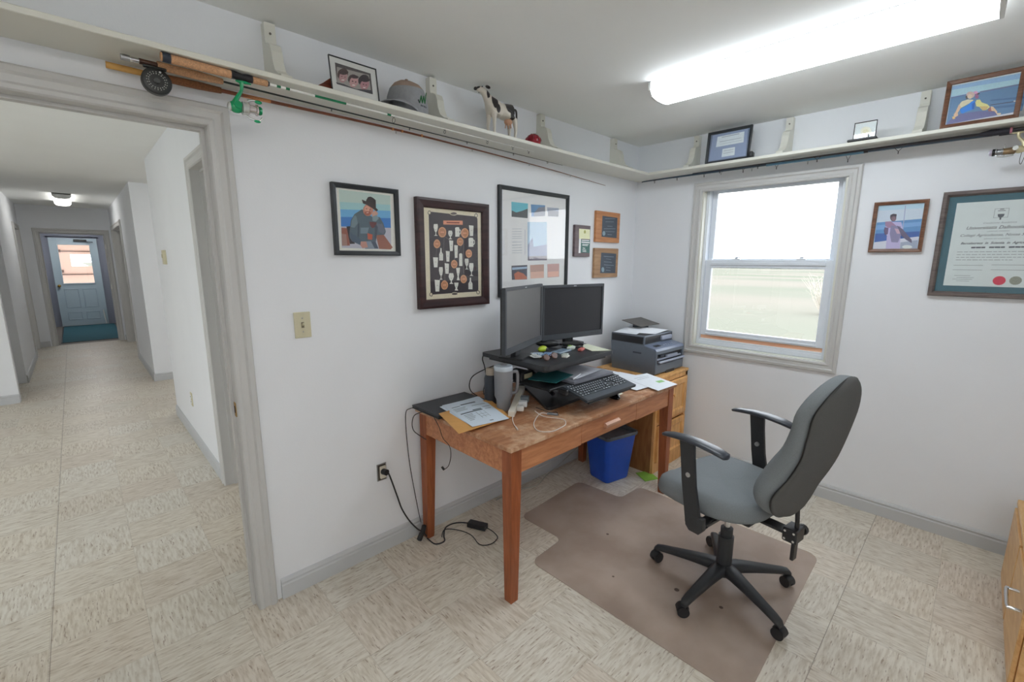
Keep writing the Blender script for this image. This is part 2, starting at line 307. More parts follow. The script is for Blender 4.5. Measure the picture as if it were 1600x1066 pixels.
# printed pictures: key -> ((width, height) mm, [(sRGB, [(x, z) mm ...]) ...])
ART = {
'portrait': ((329,317), [
((205,204,194),[(26,304),(310,302),(309,14),(24,13)]),
((165,182,176),[(37,289),(291,286),(289,235),(37,224)]),
((140,178,182),[(37,235),(289,243),(289,215),(38,203)]),
((92,150,190),[(38,203),(289,215),(288,180),(38,170)]),
((48,106,172),[(38,170),(288,180),(287,134),(37,128)]),
((165,165,175),[(37,128),(287,134),(284,30),(34,33)]),
((125,72,58),[(38,122),(75,122),(73,44),(36,42)]),
((140,110,100),[(38,96),(59,94),(61,44),(37,42)]),
((35,28,32),[(62,129),(86,132),(98,53),(74,51)]),
((133,84,68),[(204,99),(244,103),(292,41),(280,30),(219,32)]),
((72,88,98),[(142,211),(104,187),(85,158),(75,105),(73,83),(84,64),(126,46),(167,31),(214,32),(204,65),(210,96),(251,100),(259,115),(247,154),(229,182),(191,179)]),
((98,116,124),[(104,182),(113,175),(117,145),(99,125),(83,128),(89,158)]),
((50,62,76),[(117,145),(125,146),(120,85),(112,84)]),
((60,76,94),[(76,105),(114,84),(132,70),(126,50),(84,64)]),
((100,118,130),[(130,127),(172,130),(162,102),(128,100)]),
((92,96,110),[(211,152),(242,149),(256,119),(244,102),(222,113)]),
((95,52,54),[(175,157),(213,156),(206,136),(189,127),(177,142)]),
((165,82,62),[(162,104),(188,98),(185,74),(163,75)]),
((60,66,80),[(202,143),(217,136),(206,77),(198,81)]),
((118,128,142),[(152,65),(202,68),(216,32),(146,30)]),
((60,70,88),[(178,66),(201,67),(215,34),(195,34)]),
((170,125,112),[(127,64),(154,65),(161,38),(134,33),(124,46)]),
((172,118,100),[(198,212),(195,200),(187,190),(176,184),(165,182),(154,187),(148,196),(146,207),(149,219),(157,229),(168,236),(179,238),(189,233),(196,224)]),
((190,140,120),[(182,217),(180,211),(176,206),(170,203),(163,201),(158,203),(154,208),(153,214),(155,220),(159,225),(165,228),(171,229),(177,227),(180,223)]),
((150,84,66),[(186,197),(184,192),(179,189),(172,186),(164,185),(157,186),(152,189),(151,193),(153,198),(158,202),(165,204),(173,206),(180,204),(184,201)]),
((178,138,122),[(190,200),(209,211),(222,199),(208,173),(191,179)]),
((70,44,40),[(167,216),(167,215),(166,214),(165,214),(163,214),(162,214),(161,214),(161,215),(161,216),(162,217),(163,217),(165,217),(166,217),(167,217)]),
((70,44,40),[(185,213),(184,212),(183,211),(182,211),(180,211),(179,211),(178,212),(178,212),(178,213),(179,214),(181,214),(182,215),(184,214),(184,214)]),
((196,150,130),[(175,208),(175,206),(174,204),(172,203),(171,203),(169,204),(169,206),(168,208),(169,210),(170,212),(171,213),(173,213),(174,212),(175,211)]),
((214,170,160),[(175,198),(174,198),(172,197),(170,196),(167,195),(164,195),(162,196),(162,196),(162,197),(164,198),(167,199),(170,200),(173,200),(174,199)]),
((110,130,140),[(191,181),(213,190),(225,176),(208,159),(191,162)]),
((38,30,28),[(161,244),(166,256),(175,269),(188,272),(203,266),(213,258),(212,221),(193,227),(168,236)]),
((50,38,34),[(143,255),(165,248),(194,238),(212,223),(223,214),(214,207),(193,220),(168,232),(148,238)]),
]),
'poster': ((483,572), [
((200,192,170),[(49,537),(446,538),(449,34),(49,32)]),
((58,52,56),[(92,505),(219,503),(400,501),(410,490),(412,87),(404,76),(240,75),(91,73),(79,83),(81,495)]),
((200,192,170),[(269,508),(266,503),(258,499),(248,496),(237,496),(227,497),(219,500),(216,503),(219,508),(226,512),(236,515),(248,516),(259,515),(266,512)]),
((80,70,68),[(264,508),(262,504),(256,502),(247,500),(237,499),(228,500),(222,502),(220,503),(222,507),(229,509),(237,512),(247,513),(256,512),(262,510)]),
((200,192,170),[(264,69),(261,65),(254,62),(245,61),(234,62),(224,63),(218,66),(216,70),(218,74),(225,78),(234,79),(245,79),(255,76),(261,73)]),
((80,70,68),[(259,69),(257,67),(252,65),(244,64),(235,64),(227,65),(222,67),(220,70),(222,74),(228,75),(235,76),(244,76),(252,74),(257,72)]),
((90,82,76),[(97,500),(96,495),(92,491),(88,489),(83,489),(79,490),(76,494),(75,499),(77,503),(80,507),(84,510),(89,510),(93,508),(96,505)]),
((200,192,170),[(93,500),(92,497),(90,494),(87,493),(84,492),(82,493),(80,496),(79,499),(80,502),(82,505),(85,506),(88,506),(90,505),(92,503)]),
((90,82,76),[(412,507),(412,502),(408,498),(403,495),(397,495),(392,497),(389,501),(388,506),(389,511),(392,515),(397,518),(402,518),(407,516),(411,512)]),
((200,192,170),[(408,507),(408,504),(405,501),(402,499),(398,499),(395,500),(393,503),(392,506),(393,509),(394,512),(398,514),(401,514),(404,513),(407,510)]),
((90,82,76),[(93,74),(92,69),(89,65),(84,63),(80,64),(75,66),(72,70),(71,75),(73,80),(76,84),(80,86),(85,87),(89,84),(92,80)]),
((200,192,170),[(89,74),(88,71),(86,69),(84,67),(81,67),(78,69),(76,72),(75,75),(76,78),(78,81),(81,82),(84,82),(87,80),(89,78)]),
((90,82,76),[(422,70),(421,65),(417,61),(412,59),(406,59),(401,62),(397,66),(396,72),(396,77),(400,81),(405,83),(411,83),(416,81),(421,76)]),
((200,192,170),[(417,71),(416,67),(414,64),(411,63),(407,63),(404,65),(402,68),(401,71),(401,75),(403,78),(406,79),(410,79),(413,77),(416,74)]),
((110,104,102),[(175,379),(167,287),(169,287),(177,379)]),
((110,104,102),[(182,378),(218,362),(219,364),(183,380)]),
((110,104,102),[(125,321),(119,264),(121,264),(127,321)]),
((110,104,102),[(307,373),(303,182),(306,182),(309,373)]),
((110,104,102),[(177,310),(172,149),(175,148),(179,310)]),
((110,104,102),[(292,337),(231,248),(234,247),(294,337)]),
((196,132,106),[(172,465),(303,472),(303,450),(172,444)]),
((120,60,45),[(193,459),(280,463),(280,456),(194,453)]),
((190,142,108),[(190,405),(188,393),(181,383),(170,377),(158,376),(147,381),(140,391),(138,403),(140,414),(147,424),(158,430),(170,431),(181,426),(188,417)]),
((170,120,90),[(184,405),(182,395),(177,387),(168,383),(159,383),(151,386),(146,394),(145,403),(146,412),(151,420),(160,424),(168,425),(176,421),(182,414)]),
((206,150,120),[(152,407),(176,407),(176,401),(152,400)]),
((190,142,108),[(344,407),(341,395),(334,385),(323,379),(311,378),(300,383),(292,393),(289,404),(292,416),(300,426),(311,432),(323,433),(334,428),(342,419)]),
((170,120,90),[(337,406),(335,397),(329,389),(322,385),(313,385),(304,389),(298,396),(296,405),(298,414),(304,421),(312,426),(322,426),(330,423),(335,416)]),
((206,150,120),[(304,408),(329,409),(329,403),(304,402)]),
((190,142,108),[(150,342),(148,332),(141,324),(132,319),(122,319),(114,323),(108,330),(106,340),(109,350),(114,358),(123,364),(133,365),(141,360),(147,352)]),
((170,120,90),[(145,342),(143,334),(138,328),(131,324),(124,324),(117,327),(113,333),(112,341),(113,348),(117,355),(124,359),(131,359),(138,356),(143,350)]),
((206,150,120),[(118,344),(138,344),(138,339),(118,339)]),
((190,142,108),[(305,358),(303,348),(297,340),(288,335),(278,335),(269,339),(262,347),(260,357),(262,367),(269,375),(278,379),(288,380),(297,376),(303,368)]),
((170,120,90),[(300,358),(298,350),(294,344),(287,340),(279,340),(273,343),(267,349),(266,357),(267,365),(272,371),(279,374),(287,375),(293,371),(298,365)]),
((206,150,120),[(272,360),(293,360),(293,355),(272,355)]),
((190,142,108),[(366,294),(364,283),(358,275),(348,271),(338,270),(328,275),(322,283),(320,293),(321,303),(328,311),(337,316),(348,316),(357,312),(364,304)]),
((170,120,90),[(361,294),(359,286),(354,279),(347,276),(339,276),(332,279),(327,285),(326,293),(327,301),(331,307),(339,311),(346,311),(353,308),(358,301)]),
((206,150,120),[(332,296),(353,296),(354,291),(333,291)]),
((190,142,108),[(261,235),(259,225),(252,216),(243,212),(233,212),(225,216),(219,224),(217,234),(219,244),(224,252),(233,257),(243,257),(252,253),(259,245)]),
((170,120,90),[(256,235),(254,228),(249,220),(242,217),(235,217),(228,221),(224,227),(222,234),(224,242),(228,248),(235,251),(242,251),(250,249),(254,243)]),
((206,150,120),[(229,237),(249,237),(249,231),(229,232)]),
((190,142,108),[(327,150),(324,140),(317,132),(308,128),(298,127),(289,132),(282,140),(280,150),(282,162),(288,170),(298,174),(308,174),(317,169),(323,161)]),
((170,120,90),[(321,150),(319,142),(314,136),(307,133),(299,132),(292,136),(288,142),(286,150),(287,159),(292,165),(299,169),(306,168),(313,165),(318,158)]),
((206,150,120),[(293,154),(314,153),(314,148),(293,149)]),
((190,142,108),[(194,121),(191,111),(184,101),(175,97),(164,97),(155,102),(149,111),(147,122),(149,133),(155,141),(165,147),(175,147),(184,141),(192,133)]),
((170,120,90),[(188,122),(186,112),(181,106),(174,102),(166,103),(159,107),(154,114),(152,122),(154,130),(158,137),(166,141),(174,141),(182,137),(186,130)]),
((206,150,120),[(160,125),(181,125),(181,118),(159,119)]),
((206,202,194),[(111,443),(134,445),(136,430),(130,408),(124,401),(124,389),(134,384),(109,383),(119,389),(120,401),(114,407),(108,428)]),
((150,146,142),[(117,416),(126,416),(126,414),(117,413)]),
((206,202,194),[(205,414),(227,415),(231,402),(226,387),(219,383),(219,376),(228,369),(203,368),(213,376),(213,382),(206,387),(201,400)]),
((150,146,142),[(211,394),(221,394),(221,392),(211,391)]),
((206,202,194),[(288,411),(288,405),(285,400),(282,397),(279,397),(276,398),(274,403),(274,410),(275,416),(277,421),(280,424),(283,424),(286,422),(288,417)]),
((58,52,56),[(285,410),(284,407),(283,404),(282,402),(280,402),(279,403),(278,406),(277,410),(278,414),(279,417),(280,419),(282,419),(284,417),(284,414)]),
((206,202,194),[(249,431),(259,435),(275,436),(278,430),(278,385),(249,383)]),
((150,146,142),[(260,411),(270,412),(270,410),(260,409)]),
((206,202,194),[(346,450),(379,449),(375,392),(351,391)]),
((150,146,142),[(358,423),(368,424),(368,421),(358,421)]),
((206,202,194),[(388,357),(387,351),(384,346),(381,343),(377,343),(374,346),(372,351),(371,357),(372,363),(374,368),(377,371),(381,371),(385,369),(387,364)]),
((58,52,56),[(383,357),(383,354),(382,351),(380,349),(378,349),(376,350),(375,353),(375,357),(375,361),(377,364),(378,366),(380,366),(382,364),(383,361)]),
((206,202,194),[(342,378),(353,382),(372,382),(376,377),(376,332),(342,331)]),
((150,146,142),[(355,359),(366,359),(366,357),(355,357)]),
((206,202,194),[(207,363),(234,361),(230,306),(211,305)]),
((150,146,142),[(217,337),(225,337),(225,334),(217,334)]),
((206,202,194),[(148,320),(156,320),(156,300),(165,287),(164,254),(138,254),(139,287),(146,300)]),
((150,146,142),[(148,289),(156,290),(156,287),(148,287)]),
((206,202,194),[(183,306),(209,304),(205,248),(186,248)]),
((150,146,142),[(193,280),(200,280),(200,277),(193,277)]),
((206,202,194),[(240,338),(265,337),(261,269),(243,268)]),
((150,146,142),[(248,306),(256,306),(256,304),(248,304)]),
((206,202,194),[(273,289),(278,294),(290,294),(295,289),(295,224),(272,224)]),
((150,146,142),[(280,261),(287,261),(287,259),(280,259)]),
((206,202,194),[(313,265),(338,265),(340,250),(335,229),(328,223),(328,211),(339,205),(312,205),(323,211),(323,223),(317,229),(311,250)]),
((150,146,142),[(322,237),(331,237),(330,235),(322,235)]),
((206,202,194),[(345,240),(373,240),(375,222),(369,196),(362,189),(362,175),(374,167),(344,168),(356,175),(357,189),(349,197),(342,222)]),
((150,146,142),[(354,206),(364,206),(364,204),(354,204)]),
((206,202,194),[(99,271),(131,270),(126,218),(103,218)]),
((150,146,142),[(110,247),(119,248),(119,246),(110,245)]),
((206,202,194),[(173,240),(202,237),(198,182),(177,183)]),
((150,146,142),[(183,214),(191,214),(191,211),(183,211)]),
((206,202,194),[(137,219),(159,219),(161,202),(156,179),(150,172),(149,158),(159,152),(135,152),(145,158),(146,172),(140,178),(134,202)]),
((150,146,142),[(144,188),(152,188),(152,186),(144,186)]),
((206,202,194),[(250,214),(277,215),(274,191),(267,166),(274,145),(253,146),(259,166),(253,191)]),
((150,146,142),[(259,183),(267,182),(267,180),(259,180)]),
((206,202,194),[(203,186),(229,185),(234,168),(226,150),(219,144),(219,135),(230,126),(201,127),(212,136),(211,145),(204,151),(197,168)]),
((150,146,142),[(210,159),(221,158),(221,156),(210,156)]),
((206,202,194),[(105,152),(139,149),(133,88),(109,89)]),
((150,146,142),[(117,123),(127,122),(127,120),(117,120)]),
((206,202,194),[(234,133),(265,132),(262,117),(254,101),(262,87),(237,89),(244,102),(237,118)]),
((150,146,142),[(245,113),(254,113),(254,110),(244,111)]),
((206,202,194),[(346,158),(355,157),(355,137),(365,124),(365,90),(335,92),(335,125),(345,138)]),
((150,146,142),[(345,127),(354,127),(354,124),(345,125)]),
]),
'collage': ((649,664), [
((212,212,224),[(37,650),(624,649),(631,13),(36,14)]),
((96,172,186),[(108,576),(253,578),(251,488),(110,488)]),
((78,82,84),[(111,525),(150,516),(200,529),(251,547),(251,488),(110,488)]),
((88,130,170),[(279,575),(414,580),(415,513),(285,500)]),
((120,124,136),[(311,527),(353,562),(414,571),(415,513),(307,502)]),
((150,158,172),[(434,570),(551,573),(551,542),(435,537)]),
((110,112,120),[(442,550),(549,553),(550,518),(442,512)]),
((150,176,196),[(250,465),(433,476),(441,227),(256,224)]),
((120,130,156),[(254,322),(298,370),(309,312),(437,331),(441,227),(256,224)]),
((100,92,104),[(256,251),(440,256),(441,227),(256,224)]),
((66,66,78),[(110,192),(251,196),(251,104),(114,105)]),
((150,170,190),[(115,181),(249,186),(248,173),(117,166)]),
((168,96,72),[(133,141),(166,156),(217,142),(249,119),(250,106),(141,105)]),
((168,132,122),[(277,195),(411,200),(413,110),(282,109)]),
((196,156,142),[(283,150),(411,154),(413,111),(284,108)]),
((178,140,136),[(445,201),(568,204),(570,114),(448,111)]),
((206,160,146),[(452,150),(563,152),(565,117),(453,115)]),
((150,156,166),[(113,414),(197,419),(197,421),(113,416)]),
((150,156,166),[(113,398),(197,402),(197,405),(113,400)]),
((150,156,166),[(113,384),(198,388),(198,390),(113,386)]),
((150,156,166),[(113,369),(199,374),(199,376),(113,371)]),
((150,156,166),[(114,358),(199,362),(199,364),(114,360)]),
((150,156,166),[(114,335),(199,339),(199,341),(114,338)]),
((150,156,166),[(114,316),(199,320),(199,323),(114,319)]),
((150,156,166),[(114,301),(200,304),(200,307),(114,303)]),
((150,156,166),[(114,284),(200,287),(201,290),(114,286)]),
((150,156,166),[(115,270),(201,272),(201,274),(115,272)]),
((150,150,166),[(225,417),(227,261),(230,261),(228,418)]),
]),
'plaque_green': ((181,222), [
((226,212,170),[(44,196),(173,196),(176,126),(47,126)]),
((150,150,80),[(124,176),(123,171),(120,167),(115,164),(110,164),(105,166),(102,170),(100,175),(101,181),(104,185),(109,188),(114,188),(119,186),(123,182)]),
((220,222,222),[(47,126),(71,126),(72,27),(45,25)]),
((52,92,86),[(70,122),(177,121),(178,28),(68,29)]),
((215,222,218),[(79,113),(168,113),(168,120),(79,120)]),
((215,222,218),[(77,99),(172,97),(173,107),(77,107)]),
((215,222,218),[(86,86),(161,85),(161,90),(86,91)]),
((215,222,218),[(86,78),(151,77),(151,81),(87,82)]),
((215,222,218),[(91,60),(121,57),(122,62),(92,65)]),
((215,222,218),[(88,48),(133,45),(134,49),(88,52)]),
((215,222,218),[(91,37),(136,35),(136,39),(92,41)]),
]),
'plaque_upper': ((316,227), [
((62,70,80),[(76,193),(276,191),(276,37),(73,40)]),
((120,140,150),[(121,67),(120,59),(115,53),(108,49),(100,48),(92,51),(86,57),(84,64),(85,72),(89,79),(96,82),(105,84),(112,81),(118,75)]),
((112,124,134),[(110,174),(245,181),(245,184),(110,177)]),
((112,124,134),[(117,150),(228,156),(228,159),(117,153)]),
((112,124,134),[(144,120),(212,121),(212,124),(144,123)]),
((112,124,134),[(99,98),(254,105),(253,108),(99,101)]),
((112,124,134),[(119,79),(245,83),(245,86),(119,82)]),
((112,124,134),[(150,57),(209,58),(209,61),(151,61)]),
]),
'plaque_lower': ((316,222), [
((62,70,80),[(81,189),(284,182),(282,31),(75,34)]),
((120,140,150),[(130,60),(129,51),(124,45),(117,41),(108,42),(100,46),(94,53),(92,61),(92,69),(97,75),(105,79),(113,79),(121,75),(128,68)]),
((112,124,134),[(116,159),(252,155),(252,159),(115,163)]),
((112,124,134),[(146,141),(215,136),(215,139),(147,143)]),
((112,124,134),[(119,119),(228,113),(227,117),(119,122)]),
((112,124,134),[(122,95),(259,89),(259,93),(122,99)]),
((112,124,134),[(153,77),(212,72),(212,75),(153,80)]),
((112,124,134),[(149,55),(214,49),(215,53),(150,58)]),
]),
'fisher': ((236,282), [
((168,196,222),[(20,263),(216,261),(216,19),(19,19)]),
((186,198,212),[(20,236),(215,235),(216,179),(21,167)]),
((88,134,184),[(21,169),(216,179),(216,83),(23,58)]),
((112,156,200),[(21,154),(215,163),(216,141),(22,127)]),
((60,92,158),[(21,106),(215,112),(215,82),(23,58)]),
((196,200,216),[(23,56),(99,69),(213,84),(216,19),(20,19)]),
((150,160,180),[(140,54),(213,65),(216,19),(142,19)]),
((206,212,226),[(194,28),(192,23),(187,20),(178,18),(169,18),(160,20),(153,24),(150,29),(152,33),(158,37),(166,39),(176,38),(185,36),(191,32)]),
((150,160,190),[(136,255),(140,126),(144,126),(140,254)]),
((176,168,204),[(73,170),(130,166),(142,126),(135,100),(141,17),(79,19),(76,90),(63,137)]),
((104,88,120),[(60,141),(78,137),(79,103),(68,96),(59,118)]),
((150,120,150),[(59,172),(85,173),(120,137),(100,136),(78,137),(62,148)]),
((128,124,158),[(87,150),(130,143),(140,100),(129,54),(100,56),(87,103)]),
((186,156,172),[(105,132),(132,127),(140,103),(119,102)]),
((98,92,118),[(114,148),(142,126),(167,92),(187,66),(189,49),(164,66),(138,93)]),
((92,76,88),[(106,191),(106,182),(103,175),(98,171),(92,172),(86,176),(81,184),(78,193),(79,202),(82,209),(87,213),(94,213),(99,208),(104,201)]),
((120,96,108),[(104,185),(104,179),(102,174),(99,172),(95,172),(91,175),(88,180),(86,186),(86,192),(88,197),(92,199),(96,199),(99,196),(103,191)]),
((62,54,68),[(78,193),(78,208),(89,214),(105,211),(106,198),(92,202)]),
]),
'boat': ((266,211), [
((140,176,208),[(20,187),(280,186),(273,14),(22,3)]),
((168,200,222),[(21,169),(280,160),(281,139),(22,137)]),
((96,130,166),[(23,131),(280,132),(273,14),(22,3)]),
((108,112,140),[(122,136),(244,137),(260,142),(275,135),(276,131),(244,132),(123,131)]),
((100,106,140),[(23,129),(77,132),(76,135),(22,133)]),
((78,110,150),[(163,89),(279,76),(279,67),(164,82)]),
((78,110,150),[(175,54),(273,46),(272,35),(178,44)]),
((104,106,150),[(67,46),(132,44),(186,31),(205,11),(22,3),(36,26)]),
((70,66,88),[(166,62),(246,59),(245,63),(165,65)]),
((210,220,225),[(240,66),(252,64),(251,60),(241,60)]),
((222,206,176),[(84,109),(105,102),(101,93),(63,72),(58,93),(64,104)]),
((214,180,150),[(56,93),(66,76),(57,53),(60,38),(47,31),(43,46),(49,60)]),
((225,180,120),[(39,37),(48,38),(52,26),(43,24)]),
((44,128,210),[(62,67),(87,82),(100,96),(110,97),(113,57),(91,52),(75,44),(69,48)]),
((30,98,184),[(102,83),(111,91),(113,57),(105,58)]),
((222,208,140),[(113,88),(116,99),(127,98),(135,83),(156,69),(166,55),(155,43),(143,44),(129,64),(119,68)]),
((200,176,116),[(130,66),(161,59),(155,43),(143,44)]),
((160,104,100),[(159,43),(168,55),(176,49),(179,32),(165,35)]),
((222,184,150),[(168,57),(177,53),(193,28),(194,14),(184,31),(173,36)]),
((226,196,168),[(207,14),(206,12),(204,10),(202,10),(199,11),(195,12),(193,15),(193,16),(193,18),(195,20),(197,20),(201,19),(204,19),(207,16)]),
((200,176,170),[(106,125),(105,118),(102,113),(96,111),(89,113),(83,117),(78,125),(76,132),(77,138),(80,143),(85,144),(93,143),(99,138),(104,132)]),
((216,196,176),[(97,118),(97,114),(96,110),(93,109),(89,110),(86,113),(83,117),(82,123),(82,128),(84,131),(87,133),(90,132),(93,129),(97,124)]),
((212,156,190),[(99,141),(110,141),(119,129),(109,123)]),
((70,60,60),[(107,127),(121,131),(123,126),(113,120)]),
((150,96,130),[(121,113),(121,109),(120,105),(117,104),(115,104),(112,107),(109,111),(108,116),(108,121),(109,125),(112,127),(115,126),(117,122),(120,118)]),
((92,86,80),[(74,125),(79,129),(84,109),(78,112)]),
]),
'family': ((201,116), [
((72,66,68),[(25,93),(175,92),(175,8),(23,10)]),
((150,146,142),[(31,78),(167,84),(168,10),(23,10)]),
((70,52,52),[(75,62),(70,51),(61,41),(51,34),(41,32),(33,34),(29,41),(30,51),(35,62),(43,71),(53,78),(64,81),(71,79),(75,72)]),
((172,134,136),[(71,50),(67,39),(59,30),(51,23),(43,21),(37,24),(34,31),(36,41),(40,52),(47,61),(56,68),(64,70),(70,67),(72,60)]),
((64,48,50),[(113,52),(109,45),(101,36),(91,31),(83,28),(75,30),(71,36),(72,43),(76,52),(83,60),(93,66),(102,68),(110,66),(114,60)]),
((184,144,144),[(116,42),(111,32),(104,23),(94,16),(86,14),(79,17),(76,24),(77,33),(82,44),(89,53),(98,60),(107,62),(113,58),(117,52)]),
((46,38,46),[(165,63),(160,52),(150,42),(139,35),(129,32),(119,35),(115,41),(116,51),(121,61),(130,71),(140,78),(152,81),(161,79),(165,73)]),
((170,124,130),[(163,44),(157,33),(151,24),(141,18),(132,16),(125,19),(122,25),(122,34),(127,44),(135,54),(143,60),(153,62),(160,60),(164,53)]),
((58,42,44),[(77,69),(74,64),(68,59),(59,55),(51,53),(44,53),(40,55),(39,59),(42,63),(48,68),(57,72),(65,74),(72,74),(77,72)]),
((54,40,44),[(120,62),(117,59),(112,55),(105,53),(97,51),(91,51),(86,52),(85,54),(88,58),(94,61),(100,64),(109,66),(115,66),(119,64)]),
((40,34,42),[(169,64),(166,60),(159,55),(150,51),(141,49),(133,49),(127,50),(126,53),(130,58),(136,62),(146,66),(155,68),(163,69),(168,67)]),
((90,60,62),[(50,47),(50,46),(48,45),(47,44),(46,44),(45,44),(44,44),(44,45),(45,46),(46,47),(47,48),(48,48),(49,48),(50,47)]),
((90,60,62),[(63,47),(63,46),(61,45),(60,45),(58,44),(57,44),(57,45),(58,46),(58,46),(59,47),(60,48),(61,48),(62,48),(63,48)]),
((226,214,212),[(56,34),(56,33),(53,31),(50,30),(47,30),(45,29),(43,30),(43,31),(44,32),(46,33),(49,34),(52,35),(54,35),(56,35)]),
((80,56,60),[(95,39),(94,38),(93,37),(90,36),(89,36),(87,36),(87,37),(87,38),(87,39),(88,40),(90,41),(92,41),(93,41),(94,40)]),
((80,56,60),[(108,40),(107,39),(106,38),(104,37),(102,36),(100,36),(100,37),(100,38),(100,39),(101,40),(103,41),(106,42),(106,41),(107,41)]),
((226,214,212),[(100,25),(99,24),(97,23),(94,22),(91,21),(88,21),(86,21),(86,22),(87,23),(89,25),(92,26),(95,26),(98,27),(99,26)]),
((70,46,52),[(140,39),(140,38),(139,37),(138,37),(135,36),(134,36),(134,37),(133,38),(134,39),(135,40),(136,40),(138,41),(139,41),(140,40)]),
((70,46,52),[(153,40),(152,39),(151,38),(149,37),(147,37),(146,37),(145,37),(146,38),(146,39),(147,40),(149,40),(150,41),(151,41),(152,40)]),
((226,210,212),[(145,28),(144,27),(143,25),(140,24),(137,24),(135,24),(133,24),(133,25),(133,26),(135,27),(138,28),(141,28),(144,29),(145,28)]),
((60,58,66),[(19,16),(51,17),(71,14),(103,11),(139,19),(172,23),(172,8),(23,10)]),
]),
'certificate': ((283,195), [
((128,142,170),[(30,175),(254,176),(260,8),(22,8)]),
((198,206,212),[(63,160),(234,163),(236,95),(60,93)]),
((198,206,212),[(106,74),(186,74),(189,22),(106,21)]),
((150,158,168),[(93,149),(204,152),(203,157),(91,154)]),
((150,158,168),[(82,122),(221,124),(220,127),(80,126)]),
((150,158,168),[(85,107),(224,109),(224,111),(83,109)]),
((150,158,168),[(115,58),(180,58),(179,61),(114,61)]),
((150,158,168),[(115,42),(179,43),(178,46),(115,45)]),
]),
'coin': ((101,88), [
((206,214,228),[(6,82),(98,84),(97,5),(4,5)]),
((232,226,196),[(80,34),(78,25),(72,16),(62,14),(52,15),(41,20),(33,30),(30,41),(31,51),(38,59),(48,62),(59,59),(69,54),(76,44)]),
((206,202,170),[(68,34),(67,30),(63,27),(58,25),(52,26),(46,29),(42,33),(40,38),(41,43),(45,46),(51,47),(57,46),(62,44),(66,39)]),
]),
}
# ------------------------------------------------------------------ the setting
H = 2.44; TH = .12
XW = -4.6; YB = -3.3          # rear walls of the office
HX = -2.81; HL = -3.985       # hallway side walls
def wallbox(name, a, b, m=WALL, **k): return struct(B().b2(a, b, m), name, smooth=0, **k)
struct(B().b2((-6.2, YB-.1, -.1), (.14, 9.35, 0), FLOOR), 'floor', smooth=0)
struct(B().b2((-6.2, YB-.1, H), (.14, 16, H+.1), CEIL), 'ceiling', smooth=0)
# desk wall (y 0..TH) with the doorway
b = B(); b.b2((-2.965, 0, 0), (.14, TH, H), WALL); b.b2((XW-.1, 0, 0), (-3.80, TH, H), WALL); b.b2((-3.80, 0, 2.04), (-2.965, TH, H), WALL)
struct(b, 'wall_left', smooth=0)
# window wall (x 0..0.14) with window opening
WY0, WY1, WZ0, WZ1 = -1.425, -.549, .895, 2.085
b = B(); b.b2((0, 0, 0), (.14, WY1, H), WALL); b.b2((0, WY0, 0), (.14, YB, H), WALL); b.b2((0, WY1, 0), (.14, WY0, WZ0), WALL); b.b2((0, WY1, WZ1), (.14, WY0, H), WALL)
struct(b, 'wall_right', smooth=0)
b = B(); b.b2((XW-.1, YB-.1, 0), (.14, YB, H), WALL)
struct(b, 'wall_back', smooth=0)
b = B(); b.b2((XW-.1, 0, 0), (XW, -2.63, H), WALL); b.b2((XW-.1, -3.23, 0), (XW, YB, H), WALL); b.b2((XW-.1, -2.63, 0), (XW, -3.23, 1.1), WALL); b.b2((XW-.1, -2.63, 2.1), (XW, -3.23, H), WALL)
struct(b, 'wall_rear', smooth=0)
# hallway right wall with a side doorway
b = B(); b.b2((HX, TH, 0), (HX+TH, .55, H), WALL); b.b2((HX, 1.40, 0), (HX+TH, 3.42, H), WALL); b.b2((HX, .55, 2.095), (HX+TH, 1.40, H), WALL)
struct(b, 'wall_hall_right', smooth=0)
b = B(); b.b2((HX+TH, .0+TH, 0), (HX+2.6, TH+.02, H), WALL); b.b2((HX+2.5, TH, 0), (HX+2.6, 3.42, H), WALL); b.b2((HX+TH, 3.30, 0), (HX+2.6, 3.42, H), WALL)
struct(b, 'wall_side_room', smooth=0)
# stub wall beyond the cross corridor, and far right wall
b = B(); b.b2((-2.81, 5.12, 0), (-.3, 5.24, H), WALL); b.b2((-2.81, 5.24, 0), (-2.69, 7.0, H), WALL); b.b2((-2.81, 7.0, 2.06), (-2.69, 8.95, H), WALL); b.b2((-2.81, 8.95, 0), (-2.69, 9.35, H), WALL)
b.b2((-.4, 3.42, 0), (-.3, 5.12, H), WALL); b.b2((-2.69, 6.98, 0), (-1.6, 7.0, H), WALL); b.b2((-1.62, 7.0, 0), (-1.6, 8.97, H), WALL); b.b2((-2.69, 8.95, 0), (-1.6, 8.97, H), WALL)
struct(b, 'wall_far_right', smooth=0)
# left: wall facing us, jamb opening, far left wall
b = B(); b.b2((-6.2, 5.02, 0), (HL, 5.14, H), WALL); b.b2((HL-.12, 6.12, 0), (HL, 8.2, H), WALL); b.b2((HL-.12, 5.14, 2.06), (HL, 6.12, H), WALL); b.b2((HL-.12, 8.2, 2.03), (HL, 9.1, H), WALL); b.b2((HL-.12, 9.1, 0), (HL, 9.35, H), WALL)
b.b2((-6.2, 6.12, 0), (HL-.12, 6.24, H), WALL); b.b2((-5.2, 8.2, 0), (-5.1, 9.35, H), WALL)
struct(b, 'wall_hall_left', smooth=0)
wallbox('wall_entry', (-6.3, 0, 0), (-6.2, 9.35, H))
